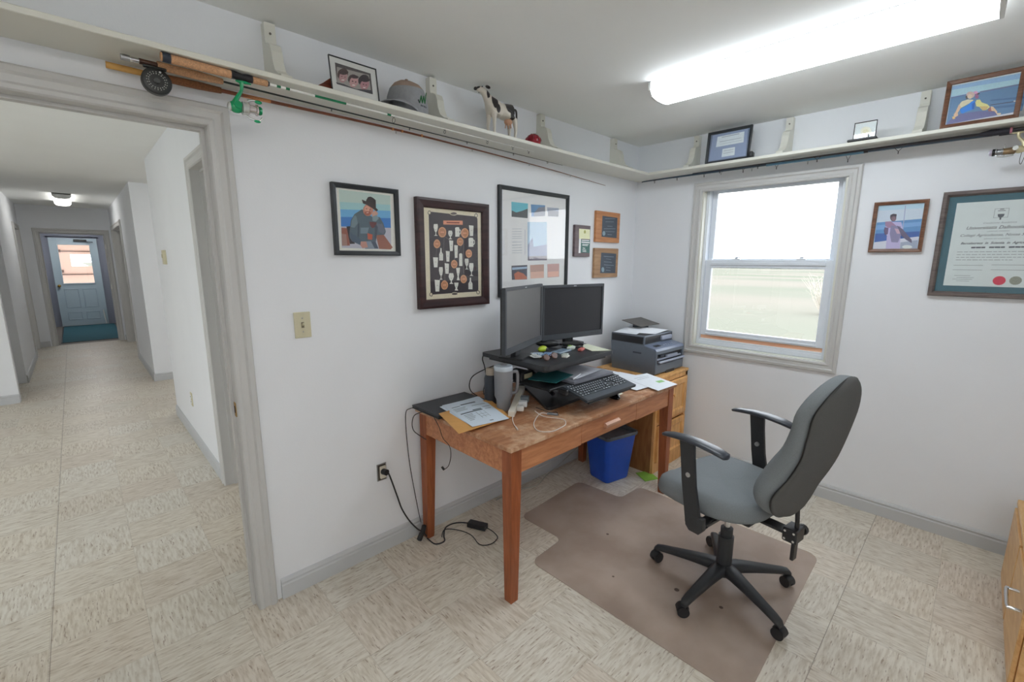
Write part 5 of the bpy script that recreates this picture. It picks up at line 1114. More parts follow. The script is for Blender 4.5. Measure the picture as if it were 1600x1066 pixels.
# seat cushion: superellipse rings, waterfall front
def seat():
    b = B(); rings = []; n = 40
    for k, (z, s) in enumerate([(.440, .80), (.438, .90), (.447, .975), (.470, 1.0), (.495, .99), (.513, .95), (.522, .86), (.524, .70), (.521, .45), (.517, .2), (.515, .02)]):
        R = []
        for i in range(n):
            q = 2*PI*i/n; c, sn = math.cos(q), math.sin(q); e = .62
            x = .255*s*math.copysign(abs(c)**e, c); y = .245*s*math.copysign(abs(sn)**e, sn)+.045
            x *= 1-.10*(y < 0)*(-y/.2)
            zz = z + (.014*(abs(x)/.25)**2 if z > .5 else 0) - .040*max(0, (y-.15)/.14)**2 - (.006 if z > .51 and abs(x) < .1 else 0)
            R.append((x, y, zz))
        rings.append(R)
    b.skin(rings, CF); return b
seat().xf(T(0, 0, .018)).build('seat_cushion', t, smooth=70)
def interp(v, tb):
    for (a, p), (b_, q) in zip(tb[:-1], tb[1:]):
        if v <= b_:
            s_ = (v-a)/(b_-a); s_ = s_*s_*(3-2*s_); return p+(q-p)*s_
    return tb[-1][1]
# backrest: lofted vertical sections, reclined
def back(m, f0, f1, grow=0, name=''):
    b = B(); rings = []; n = 36; lv = 34
    for k in range(lv+1):
        v = .5-.5*math.cos(PI*k/lv); z = .500+ .618*v
        yc = -.240-.140*v - .015*math.sin(v*PI) + .018*math.exp(-((v-.2)/.16)**2)
        w_ = interp(v, ((0, .19), (.12, .200), (.25, .208), (.40, .188), (.52, .178), (.66, .188), (.80, .200), (1, .19)))
        e0 = min(v/.24, 1); e1 = min((1-v)/.28, 1); ends = max(math.sqrt(max(0, 1-(1-e0)**2.2))*math.sqrt(max(0, 1-(1-e1)**2.2)), .05)
        w_ = w_*ends + grow; th = .060*min(1, .30+ends*.70)
        R = []
        for i in range(n):
            q = 2*PI*i/n; c, sn = math.cos(q), math.sin(q); x = w_*math.copysign(abs(c)**.75, c); y = th*math.copysign(abs(sn)**.8, sn)
            y = max(f0*th, min(f1*th, y)); y *= 1+(.75*math.exp(-((v-.36)/.20)**2) if y > 0 else 0); R.append((x, yc+y+.10*(x*x)/.06*.5, z - .0*y))
        rings.append(R)
    b.skin(rings, m); return b
back(CF, -.62, 1.0).build('backrest', t, smooth=60); back(CB, -1.0, -.60, -.004).build('back_shell', t, smooth=60); back(BLACK, -.64, -.57, .0015).build('back_piping', t, smooth=60)
# mechanism
b = B(); b.b2((-.09, -.14, .405), (.09, .12, .438), BLACK, .006); b.cyl((0, 0, .38), (0, 0, .41), .03, BLACK); b.build('seat_plate', t, smooth=30)
b = B(); b.box((0, -.20, .425), (.06, .18, .012), BLACK, bev=.002); b.box((0, -.275, .425), (.075, .055, .060), BLACK, bev=.004); b.box((.0, -.285, .36), (.035, .014, .10), BLACK, bev=.003); b.cyl((.037, -.285, .425), (.052, -.285, .425), .008, BLACK); b.tube([(0, -.285, .44), (0, -.285, .48), (0, -.280, .54)], .009, BLACK, n=8); mech = b.build('back_bracket', t, smooth=30)
b = B(); b.lathe([(0, 0), (.020, 0), (.023, .004), (.023, .016), (.019, .020), (0, .020)], BLACK, M=RY(PI/2), c=(.05, -.285, .425), n=12); b.build('tilt_knob', mech)
b = B(); 
for y, z in ((-.258, .442), (-.292, .442), (-.258, .408), (-.292, .408)): b.cyl((-.0375, y, z), (-.0395, y, z), .005, CHROME, n=10)
b.build('bolts', mech)
b = B(); b.tube([(-.09, -.02, .43), (-.2, -.03, .425), (-.25, -.03, .415)], .005, BLACK, n=8); b.box((-.26, -.03, .412), (.05, .022, .008), BLACK, bev=.003); b.build('lever', t)
for s in (-1, 1):
    ax = s*.285
    b = B(); rings = []
    for y, z, hw, hh in ((-.124, .772, .012, .006), (-.118, .775, .028, .010), (-.07, .786, .034, .011), (.0, .794, .033, .011), (.07, .794, .030, .011), (.135, .787, .026, .010), (.170, .780, .018, .008), (.180, .777, .006, .004)):
        rings.append([(ax+hw*math.copysign(abs(math.cos(q))**.7, math.cos(q)), y, z+hh*math.copysign(abs(math.sin(q))**.8, math.sin(q))) for q in [2*PI*i/16 for i in range(16)]])
    b.skin(rings, ARM); ar = b.build('armrest', t, smooth=60)
    b = B(); rings = []
    for y, z, hy in ((.052, .784, .034), (.045, .72, .032), (.030, .60, .032), (.010, .50, .034), (-.002, .44, .036), (-.004, .425, .036)):
        rings.append([(ax+s*.004-.007, y-hy, z), (ax+s*.004+.007, y-hy, z), (ax+s*.004+.007, y+hy, z), (ax+s*.004-.007, y+hy, z)])
    b.skin(rings, CP); b.build('arm_post', ar, smooth=0)
    b = B(); b.cyl((ax-.0045, .035, .640), (ax+.0125, .035, .640), .0105, mat('pale_button', (168,168,166), .4), n=20); b.cyl((ax-.0125, .035, .640), (ax+.005, .035, .640), .0105, mat('pale_button', (168,168,166), .4), n=20); b.build('height_button', ar)
    b = B(); b.prism([(ax-.013, -.048, .47), (ax-.013, .034, .47), (ax-.013, .030, .415), (ax-.013, .012, .395), (ax-.013, -.034, .395), (ax-.013, -.052, .42)], (.026, 0, 0), CP, bev=.004); b.b2((ax if s < 0 else .08, -.03, .40), (-.08 if s < 0 else ax, .02, .412), BLACK); b.build('arm_bracket', ar, smooth=30)

# ------------------------------------------------------------------ oak file cabinet with printer
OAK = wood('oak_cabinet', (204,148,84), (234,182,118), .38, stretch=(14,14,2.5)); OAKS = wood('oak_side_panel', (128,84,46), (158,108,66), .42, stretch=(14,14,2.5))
CT = .725
t = thing('file_cabinet', 'two-drawer golden oak file cabinet in the corner under the printer', 'cabinet', (-.30, -.30, 0))
hx, hy = .235, .265
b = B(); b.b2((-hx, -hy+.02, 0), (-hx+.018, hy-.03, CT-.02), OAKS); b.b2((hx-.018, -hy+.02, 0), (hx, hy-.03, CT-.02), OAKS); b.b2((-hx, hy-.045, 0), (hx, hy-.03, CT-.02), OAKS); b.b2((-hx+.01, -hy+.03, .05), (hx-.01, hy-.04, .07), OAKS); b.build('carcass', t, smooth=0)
b = B(); b.box((0, -.010, CT-.011), (2*hx+.03, 2*hy-.02, .022), OAK, bev=.006, seg=2); b.build('top_board', t, smooth=0)
b = B(); b.b2((-hx, -hy+.002, 0), (hx, -hy+.02, .075), OAK); b.b2((-hx, -hy+.002, .075), (-hx+.03, -hy+.02, CT-.022), OAK); b.b2((hx-.03, -hy+.002, .075), (hx, -hy+.02, CT-.022), OAK); b.b2((-hx, -hy+.002, CT-.05), (hx, -hy+.02, CT-.022), OAK); b.b2((-hx+.03, -hy+.004, .365), (hx-.03, -hy+.02, .385), OAK); b.build('face_frame', t, smooth=0)
for z0_, z1_ in ((.085, .36), (.39, .67)):
    b = B(); b.b2((-hx+.03, -hy-.006, z0_), (hx-.03, -hy+.004, z1_), OAK, .002); b.rect(2*hx-.06, z1_-z0_, [(0, hy+.006), (0, hy+.012), (.004, hy+.016), (.040, hy+.016), (.050, hy+.008), (.050, hy+.006)], OAK, z0=z0_)
    o = b.build('drawer', t, smooth=0); B().lathe([(0, 0), (.006, 0), (.006, .012), (.014, .018), (.013, .026), (0, .028)], OAK, M=RX(PI/2), c=(-.01, -hy-.008, (z0_+z1_)/2+.03), n=16).build('knob', o)

PD = mat('printer_grey', (98,106,116), .45, var=.03); PD2 = mat('printer_dark', (58,64,72), .5, var=.04); PL = mat('printer_light', (150,156,172), .4, var=.02)
t = thing('printer', 'dark grey multifunction printer on the oak cabinet with papers on its lid', 'printer', (-.285, -.33, CT), math.radians(-2))
px, py = .20, .195
def pside(x): return [(x, -py, 0), (x, -py-.004, .10), (x, -py, .172), (x, -py+.03, .186), (x, -py+.10, .205), (x, py, .215), (x, py+.004, .12), (x, py, 0)]
b = B(); b.prism([(-px, -py+.02, .0), (-px, -py+.02, .185), (-px, -py+.09, .205), (-px, py, .215), (-px, py-.015, .0)], (2*px, 0, 0), PD, bev=.006); body = b.build('body', t, smooth=30)
b = B()   # front fascia with output slot
b.b2((-px, -py, .01), (px, -py+.025, .080), PD, .004); b.b2((-px, -py, .150), (px, -py+.025, .180), PD, .004); b.b2((-px, -py, .07), (-px+.022, -py+.025, .16), PD, .004); b.b2((px-.022, -py, .07), (px, -py+.025, .16), PD, .004); b.build('front_panel', t, smooth=30)
b = B(); b.b2((-px+.02, -py+.016, .078), (px-.02, -py+.022, .152), BLACK); b.b2((-px+.03, -py+.006, .108), (px-.03, -py+.02, .118), PL); b.b2((-.04, -py+.002, .118), (.11, -py+.02, .134), PL); b.b2((-.13, -py+.004, .13), (-.08, -py+.02, .145), PD2); b.build('output_slot', t, smooth=0)
b = B(); b.b2((-px+.035, -py-.014, .086), (px-.004, -py+.004, .100), PL, .003); b.build('tray_lip', t, smooth=0)
b = B(); b.b2((-.05, -py-.001, .0), (.07, -py+.004, .022), BLACK); b.build('cassette_grip', t, smooth=0)
b = B(); b.prism([(-px+.004, -py-.002, .176), (-px+.004, -py+.012, .192), (-px+.004, -py+.115, .212), (-px+.004, -py+.115, .198), (-px+.004, -py+.02, .172)], (2*px-.008, 0, 0), mat('panel_blue_grey', (104,114,134), .35), bev=.002); cp = b.build('control_panel', t, smooth=30)
b = B()
for i in range(5): b.cyl((-.02+.03*i, -py+.05, .197), (-.02+.03*i, -py+.048, .204), .007, PL, n=12)
b.box((-.10, -py+.055, .200), (.07, .03, .004), BLACK, rot=Matrix.Rotation(.2, 3, 'X')); b.build('buttons', cp, smooth=0)
b = B(); b.b2((-px, -py+.10, .207), (px, py, .278), PD, .010, 2); b.b2((-px+.002, -py+.10, .2055), (px-.002, py-.002, .209), BLACK); b.build('scanner_lid', t, smooth=30)
b = B(); b.b2((.02, -py+.085, .225), (.17, -py+.12, .258), PL, .008, 2); b.build('feeder_cover', t, smooth=30)
b = B(); b.box((-px-.0005, -.04, .150), (.002, .07, .012), PD2); b.build('side_grip', t, smooth=0)
b = B(); b.skin([[(-.04, .10, .285), (-.04, .10, .290)], [(.21, .04, .30), (.21, .04, .305)]], PD2, closed=False); b = B(); b.box((.085, .12, .335), (.27, .18, .005), mat('smoky_tray', (88,84,80), .4), rot=Matrix.Rotation(.20, 3, 'X'), bev=.002); b.b2((.0, .10, .275), (.17, .14, .325), PD2, .004); b.build('paper_tray', t, smooth=0)
def sheet(name, label, cat, corners, m=PAPER, group=None, curl=0, n=6, th=.0006, polys=None, gain=1.0):
    # gently warped sheet through four world-space corners (a,b,c,d)
    a, b_, c, d = [Vector(p) for p in corners]; cen = (a+b_+c+d)/4; base = Vector((cen.x, cen.y, min(v.z for v in (a, b_, c, d)))); me_b = B()
    def P(u, v):
        q = a.lerp(b_, u).lerp(d.lerp(c, u), v)-base; q.z += curl*math.sin(u*PI)*math.sin(v*PI); return q
    bm = me_b.bm; G = [[bm.verts.new(P(i/n, j/n)) for i in range(n+1)] for j in range(n+1)]; me_b.mi(m)
    for j in range(n):
        for i in range(n): bm.faces.new((G[j][i], G[j][i+1], G[j+1][i+1], G[j+1][i]))
    bmesh.ops.recalc_face_normals(bm, faces=bm.faces)
    r = bmesh.ops.extrude_face_region(bm, geom=list(bm.faces)); vs = [v for v in r['geom'] if isinstance(v, bmesh.types.BMVert)]
    for v in vs: v.co.z += th
    o = me_b.build(name, smooth=0, loc=base); tag(o, label, cat, group)
    if polys:
        k = 0; pb = B()
        for col, x0_, y0_, x1_, y1_ in polys:
            mm = mat('ink_%d_%d_%d' % col, col, .8, var=.02); q = [P(x0_, y0_), P(x1_, y0_), P(x1_, y1_), P(x0_, y1_)]
            nn = max(1, int(round(max(abs(x1_-x0_), abs(y1_-y0_))*n)))
            for s_ in range(nn):
                u0, u1 = x0_+(x1_-x0_)*s_/nn, x0_+(x1_-x0_)*(s_+1)/nn
                pb.poly([P(u, v)+Vector((0, 0, th+.0005)) for u, v in ((u0, y0_), (u1, y0_), (u1, y1_), (u0, y1_))], mm)
        pb.build('printing', o, smooth=0)
    return o
sheet('paper_sheet', 'white curled papers lying on top of the printer lid', 'paper', [(-.455, -.150, CT+.281), (-.20, -.13, CT+.300), (-.10, -.40, CT+.283), (-.36, -.43, CT+.281)], curl=.016)
sheet('paper_sheet', 'white sheet hanging at the back left of the printer lid', 'paper', [(-.488, -.15, CT+.2795), (-.40, -.14, CT+.2795), (-.33, -.30, CT+.2795), (-.47, -.34, CT+.2795)])

# ------------------------------------------------------------------ bin, green sheet
BL = mat('bin_blue', (26,80,190), .42, var=.05); 
t = thing('waste_bin', 'blue plastic rectangular waste bin under the desk with a grey bag over its rim', 'bin', (-.775, -.355, .004), math.radians(-12)); t.scale = (1.07, 1.05, 1.03)
def rr(hx_, hy_, z, r=.03, n=5):
    return [Vector((sx*(hx_-r)+r*math.cos(a), sy*(hy_-r)+r*math.sin(a), z)) for sx, sy, a0 in ((1, 1, 0), (-1, 1, PI/2), (-1, -1, PI), (1, -1, 1.5*PI)) for a in [a0+PI/2*k/n for k in range(n+1)]]
b = B(); b.skin([rr(.100, .085, 0), rr(.104, .089, .01), rr(.135, .112, .315), rr(.143, .120, .318), rr(.143, .120, .335), rr(.134, .112, .335), rr(.128, .106, .30), rr(.098, .083, .012), rr(.05, .04, .010, .02)], BL); b.build('tub', t, smooth=50)
b = B(); BAGM = mat('grey_bag', (86,92,100), .18, var=.15, scale=25); rnd = random.Random(4)
def wob(R, a): return [v+Vector((rnd.uniform(-a, a), rnd.uniform(-a, a), rnd.uniform(-a, a))) for v in R]
b.skin([wob(rr(.146, .123, .322), .002), wob(rr(.147, .124, .335), .002), wob(rr(.144, .121, .343), .002), wob(rr(.134, .111, .340), .002), wob(rr(.126, .104, .30), .004), wob(rr(.11, .09, .20), .005), wob(rr(.07, .06, .12, .02), .004)], BAGM)
o = b.build('bag_liner', t, smooth=60); o.scale = (1, 1, 1)
sheet('green_folder', 'bright green folder corner lying on the floor between bin and desk leg', 'folder', [(-.60, -.47, .001), (-.50, -.52, .001), (-.56, -.63, .001), (-.665, -.585, .001)], m=mat('lime_paper', (136,186,72), .6), th=.003)

# wooden cabinet cut by the right edge of the picture
PINE = wood('pale_oak', (206,156,98), (226,184,128), .4, stretch=(3,14,14))
t = thing('wood_cabinet', 'pale oak low cabinet with a chrome drawer handle at the lower right picture edge', 'cabinet', (-.72, -2.56, 0))
b = B(); b.b2((-.445, -.24, 0), (.445, .24, .395), PINE); b.b2((-.455, -.25, .395), (.455, .25, .42), PINE, .004); b.build('body', t, smooth=0)
for xx in (-.22, .22):
    b = B(); b.b2((xx-.21, .24, .03), (xx+.21, .255, .385), PINE, .003); d_ = b.build('drawer', t, smooth=0)
b = B(); hz = .315; b.tube([(-.395, .255, hz), (-.395, .282, hz), (-.385, .290, hz), (-.265, .290, hz), (-.255, .282, hz), (-.255, .255, hz)], .006, CHROME, n=10, sm=2); b.build('handle', t)
# ------------------------------------------------------------------ things on the desk
RT = 1.015
t = thing('desk_riser', 'black sit-stand desk riser carrying the two monitors', 'monitor riser', (-1.42, -.34, DZ))
RB1 = mat('riser_black', (50,52,56), .4, var=.06)
z = RT-DZ
out = [(-.335, .245), (-.338, -.262), (.270, -.255), (.40, .235)]
rp2 = rounded([(x, y, z-.022) for x, y in out], [.02, .03, .03, .03])
b = B(); b.prism(rp2, (0, 0, .022), RB1, bev=.003); b.build('top_deck', t, smooth=0)
b = B(); b.prism(rounded([(x*.90, y*.90+.005, z-.042) for x, y in out], [.02]*4), (0, 0, .020), BLACK); b.build('under_frame', t, smooth=0)
b = B(); b.prism(rounded([(-.275, -.222, .001), (.05, -.215, .001), (.24, -.1, .001), (.24, .22, .001), (-.08, .22, .001), (-.08, .12, .001)], [.02]*6), (0, 0, .016), BLACK, bev=.003); b.build('base_plate', t, smooth=0)
for sx_, s in ((-.09, -1), (.21, 1)):
    b = B()
    for (y0_, z0_, y1_, z1_) in ((.17, .02, -.10, z-.06), (.17, z-.06, -.10, .03)):
        b.tube([(sx_, y0_, z0_), (sx_, y1_, z1_)], .012, BLACK, n=6, sm=0)
    b.cyl((sx_-.015, .035, .11), (sx_+.015, .035, .11), .012, STEEL); b.build('scissor_arm', t, smooth=30)
b = B(); b.b2((-.29, -.245, .115), (.22, .10, .128), BLACK, .003); b.build('middle_tray', t, smooth=0)
b = B(); b.box((.03, -.335, .081), (.40, .15, .008), BLACK, rot=Matrix.Rotation(.237, 3, 'X'), bev=.002); b.box((-.215, -.275, .108), (.02, .06, .03), BLACK, bev=.004); b.box((.272, -.262, .10), (.02, .06, .03), BLACK, bev=.004); b.build('keyboard_tray', t, smooth=0)
o = t.children[-1]; o.location = (0, 0, 0)
b = B(); b.box((.245, -.262, .105), (.05, .03, .02), CHROME, bev=.003); b.cyl((.225, -.27, .09), (.26, -.27, .12), .006, CHROME); b.build('tray_clamp', t, smooth=0)

def monitor(label, x, y, z0_, yaw, scr, foot):
    t = thing('monitor', label, 'monitor', (x, y, z0_), yaw, None); W_, H_ = .506, .335
    b = B(); b.rect(W_, H_, [(0, -.012), (0, .006), (.003, .009), (.016, .009), (.0175, .004), (.0175, -.002)], DGREY); b.b2((-W_/2+.015, -.0089, .012), (W_/2-.015, -.004, .034), DGREY); b.build('bezel', t, smooth=0)
    b = B(); b.b2((-W_/2+.016, -.004, .034), (W_/2-.016, .002, H_-.016), scr); b.build('screen', t, smooth=0)
    b = B(); b.skin([rrv(W_/2-.002, .002, H_-.002, .004), rrv(W_/2-.004, .004, H_-.004, .022), rrv(W_/2-.09, .06, H_-.06, .042), rrv(W_/2-.12, .08, H_-.09, .048)], BLACK); b.build('back_cover', t, smooth=0)
    b = B(); b.box((0, -.0092, H_-.008), (.022, .0006, .004), mat('logo_silver', (190,194,200), .4)); b.build('logo', t, smooth=0)
    b = B()
    for i in range(4): b.box((W_/2-.10+.018*i, -.0093, .020), (.009, .0008, .004), BLACK)
    b.build('buttons', t, smooth=0)
    zf = RT-z0_+.0005
    b = B(); b.box((0, .055, .10), (.055, .018, .20), BLACK, bev=.004); b.b2((-.035, .035, zf+.008), (.035, .065, .09), BLACK, .004); b.build('stand_neck', t, smooth=0)
    b = B(); b.prism(rounded([(-.09, -.02, zf), (.09, -.02, zf), (.07, .13, zf), (-.07, .13, zf)], [.02]*4), (0, 0, .010), BLACK, bev=.002); b.build('stand_foot', t, smooth=0)
    return t
def rrv(hw, z0_, z1_, y): return [(-hw, y, z0_), (hw, y, z0_), (hw, y, z1_), (-hw, y, z1_)]
monitor('black flat monitor at the left of the riser, its screen coloured grey as if by reflected light', -1.686, -.375, 1.072, .376, mat('screen_reflect_grey', (84,82,84), .30, var=.02, spec=1.0), 0)  # screen base lightened: reflected room light put into the colour
monitor('black flat monitor at the right of the riser facing the room, dark screen', -1.165, -.298, 1.058, -.18, mat('screen_dark', (36,37,42), .38, var=.02), 0)

# keyboard
t = thing('keyboard', 'black keyboard with pale lettered keys sloping out over the desk edge', 'keyboard', (-1.614, -.590, .885), -.014); t.rotation_euler = (.237, 0, -.014)
KB = mat('keyboard_black', (54,60,66), .45, var=.04)
b = B(); b.prism([(0, 0, 0), (.45, 0, 0), (.45, 0, -.014), (0, 0, -.014)], (0, -.172, 0), KB, bev=.002); b.build('case', t, smooth=0)
b = B(); b.b2((.01, -.170, 0), (.44, -.125, .0015), mat('palm_rest', (66,72,80), .5)); b.build('palm_rest', t, smooth=0)
KEY = mat('keycap', (66,72,78), .5, var=.03); LEG = mat('key_legend', (178,184,190), .6)
kb_rows = [(-.018, [(.012+.019*i, .016) for i in range(13)]+[(.27+.018*i, .015) for i in range(3)]+[(.335+.019*i, .016) for i in range(5)]),
 (-.040, [(.012+.019*i, .016) for i in range(13)]+[(.262, .022)]+[(.30, .015), (.318, .015)]+[(.345+.021*i, .018) for i in range(4)]),
 (-.059, [(.012, .024)]+[(.041+.019*i, .016) for i in range(12)]+[(.30, .015), (.318, .015)]+[(.345+.021*i, .018) for i in range(4)]),
 (-.078, [(.012, .029)]+[(.046+.019*i, .016) for i in range(11)]+[(.258, .026)]+[(.345+.021*i, .018) for i in range(4)]),
 (-.097, [(.012, .036)]+[(.053+.019*i, .016) for i in range(10)]+[(.246, .038), (.309, .015)]+[(.345+.021*i, .018) for i in range(4)]),
 (-.116, [(.012, .022), (.037, .02), (.060, .02), (.083, .11), (.196, .02), (.219, .02), (.242, .02)]+[(.291, .015), (.309, .015), (.327, .015)]+[(.350, .038), (.392, .018)])]
for y, ks in kb_rows:
    for x, w_ in ks:
        h_ = .012 if y > -.03 else .015
        b = B(); b.skin([[(x, y-h_, .0005), (x+w_, y-h_, .0005), (x+w_, y, .0005), (x, y, .0005)], [(x+.0015, y-h_+.0015, .0045), (x+w_-.0015, y-h_+.0015, .0045), (x+w_-.0015, y-.0015, .0045), (x+.0015, y-.0015, .0045)]], KEY)
        b.box((x+w_*.42, y-h_*.45, .0047), (min(w_*.45, .009), h_*.42, .0003), LEG); b.build('key', t, smooth=0)
t = thing('computer_mouse', 'black computer mouse on the desk just under the keyboard corner', 'mouse', (-1.235, -.665, DZ), -.5)
b = B(); b.sph((0, 0, .012), .03, BLACKG, sc=(.95, 1.8, .75)); b.bm.verts.ensure_lookup_table()
for v in b.bm.verts: v.co.z = max(v.co.z, .001)
b.build('shell', t); 
sheet('paper_sheet', 'small crumpled white slip beside the computer mouse', 'paper', [(-1.19, -.60, DZ+.001), (-1.12, -.60, DZ+.012), (-1.13, -.66, DZ+.004), (-1.19, -.66, DZ+.001)], m=mat('slip_cream', (226,222,206), .8), curl=.01)

# things on the middle tray
b = None
t = thing('laptop', 'closed silver-topped laptop lying on the middle tray behind the keyboard', 'laptop', (-1.40, -.43, .8855), -.03)
SL = mat('laptop_silver', (128,130,140), .3, metal=.3)
b = B(); b.box((.03, -.08, .010), (.35, .23, .018), SL, bev=.004, seg=2); b.build('lid', t, smooth=30); B().box((.03, -.08, .001), (.35, .23, .003), BLACK).build('bottom', t, smooth=0)
sheet('plastic_folder', 'teal and black document folder at the left of the middle tray', 'folder', [(-1.70, -.42, .905), (-1.50, -.36, .925), (-1.46, -.54, .910), (-1.65, -.575, .9055)], m=mat('teal_folder', (28,92,96), .4), th=.003)
sheet('paper_sheet', 'grey-white papers fanned out over the closed silver laptop', 'paper', [(-1.52, -.42, .908), (-1.24, -.38, .910), (-1.22, -.565, .9075), (-1.50, -.60, .9075)], m=mat('paper_grey', (196,198,208), .6), curl=.004)
t = thing('pen', 'thin silver pen lying across the papers behind the keyboard', 'pen', (-1.47, -.575, .9115), .35)
b = B(); b.cyl((-.065, 0, 0), (.055, 0, 0), .004, mat('pen_silver', (214,216,222), .3)); b.cyl((.055, 0, 0), (.07, 0, 0), .004, STEEL, r2=.001); b.build('barrel', t)
t = thing('power_adapter', 'black adapter box with a tan label behind the grey tumbler', 'adapter', (-1.66, -.31, .8855), .1)
b = B(); b.box((0, 0, .02), (.10, .12, .045), BLACK, bev=.004); b.build('case', t, smooth=0); B().box((.01, -.061, .022), (.07, .002, .026), mat('tan_label', (186,178,146), .6)).build('label', t, smooth=0)

# items on top of the riser
zt = RT+.0005
sheet('business_card', 'long pale card lying under the lower edge of the left monitor', 'card', [(-1.64, -.27, zt), (-1.60, -.25, zt), (-1.66, -.385, zt), (-1.70, -.395, zt)], m=mat('card_grey', (196,202,210), .5), th=.001)
for i, (x, y, a, c, l) in enumerate([(-1.60, -.355, .3, (214,220,226), 'white card at the left of the small pile on the riser'), (-1.565, -.375, .9, (176,196,214), 'pale blue card in the small pile on the riser'), (-1.53, -.41, .5, (120,150,190), 'blue printed card in front of the yellow-green tape'), (-1.63, -.405, 1.2, (206,208,204), 'white card with a grey stripe nearest the left monitor')]):
    ca, sa = math.cos(a), math.sin(a); q = [(x+dx*ca-dy*sa, y+dx*sa+dy*ca, zt+.0015+.0018*i) for dx, dy in ((-.045, .027), (.045, .027), (.045, -.027), (-.045, -.027))]
    sheet('card', l, 'card', q, m=mat('card_%d' % i, c, .5), th=.001, polys=[((70,80,96), .15, .3, .7, .38), ((110,120,130), .15, .5, .55, .56)])
t = thing('tape_dispenser', 'small yellow-green rounded plastic case on the riser', 'case', (-1.487, -.33, zt), .2)
b = B(); b.sph((0, 0, .017), .03, mat('lime_plastic', (176,196,48), .3), sc=(1.35, .75, .6)); b.build('shell', t)
b = B(); b.box((.02, -.018, .014), (.03, .012, .016), BLACK, bev=.004); b.build('clip', t, smooth=0)
t = thing('sunglasses', 'brown tortoiseshell sunglasses at the front edge of the riser', 'sunglasses', (-1.615, -.505, zt), .05)
TO = mat('tortoise', (86,50,34), .25, var=.4, scale=60); b = B()
for s in (-1, 1):
    b.lathe([(.022, -.002), (.026, 0), (.022, .003)], TO, M=RX(-.55) @ RX(PI/2) @ Matrix.Diagonal((1, .72, 1, 1)), c=(s*.034, 0, .018), n=18)
    b.tube([(s*.060, .004, .024), (s*.058, .020, .014), (-s*.030, .026, .006)], .0022, TO, n=6)
b.tube([(-.010, 0, .026), (0, -.002, .03), (.010, 0, .026)], .0025, TO, n=6); b.build('frame', t)
b = B()
for s in (-1, 1): b.lathe([(0, 0), (.0215, 0), (.0215, .001), (0, .001)], mat('brown_lens', (70,42,30), .1), M=RX(-.55) @ RX(PI/2) @ Matrix.Diagonal((1, .72, 1, 1)), c=(s*.034, 0, .018), n=18)
b.build('lenses', t)
t = thing('eyeglass_case', 'black hard glasses case on the riser between the monitors', 'case', (-1.36, -.26, zt), -.75)
b = B(); b.sph((0, 0, .024), .03, BLACK, sc=(2.5, 1.05, .80)); b.build('shell', t)
t = thing('stapler', 'black stapler standing on the riser under the right monitor', 'stapler', (-1.265, -.375, zt), -.9)
b = B(); b.box((0, 0, .006), (.13, .035, .010), BLACK, bev=.003); b.build('base', t, smooth=0); b = B(); b.prism([(-.065, -.014, .016), (.065, -.014, .016), (.068, -.014, .030), (.03, -.014, .044), (-.05, -.014, .036), (-.066, -.014, .028)], (0, .028, 0), BLACK, bev=.005); b.build('arm', t, smooth=30)
for x, y, a, c, nm, l in ((-1.47, -.485, .4, (200,206,200), 'note_pad', 'small stack of pale sticky notes at the front of the riser'), (-1.50, -.515, .35, (214,214,206), 'note_pad', 'white sticky note block right beside the sunglasses')):
    t = thing(nm, l, 'sticky notes', (x, y, zt), a); b = B(); b.box((0, 0, .004), (.05, .03, .008), mat('pad_%d' % c[0], c, .7), bev=.001); b.build('pad', t, smooth=0)
t = thing('phone', 'pale blue-cased phone lying on the riser in front of the black case', 'phone', (-1.41, -.41, zt), .15)
b = B(); b.box((0, 0, .005), (.13, .062, .009), mat('phone_case', (150,168,184), .3), bev=.004, seg=2); b.build('case', t, smooth=30); B().box((0, 0, .0097), (.115, .052, .0006), mat('phone_screen', (126,146,166), .15)).build('screen', t, smooth=0)
t = thing('eraser', 'coral red rubber eraser on the riser by the white note sheets', 'eraser', (-1.295, -.465, zt), .3)
b = B(); b.box((0, 0, .008), (.06, .026, .015), mat('coral_rubber', (206,112,104), .7), bev=.004); b.build('block', t, smooth=0)
t = thing('crumpled_wrapper', 'crumpled white and green wrapper beside the coral eraser', 'wrapper', (-1.325, -.415, zt), 0)
b = B(); b.sph((0, 0, .014), .02, mat('wrapper_white', (214,222,212), .4), sc=(1.7, 1, .7), n=12); rnd = random.Random(5)
for v in b.bm.verts: v.co += Vector((rnd.uniform(-.004, .004), rnd.uniform(-.004, .004), rnd.uniform(-.003, .003)))
b.build('foil', t, smooth=0); B().box((-.008, .005, .026), (.02, .015, .006), mat('wrapper_green', (150,190,90), .5)).build('tag', t, smooth=0)
sheet('note_sheet', 'cream note sheets at the right front corner of the riser', 'paper', [(-1.205, -.375, zt+.002), (-1.11, -.37, zt+.002), (-1.17, -.585, zt+.0005), (-1.265, -.52, zt+.0005)], m=mat('note_cream', (222,226,204), .7), curl=.004, th=.003)

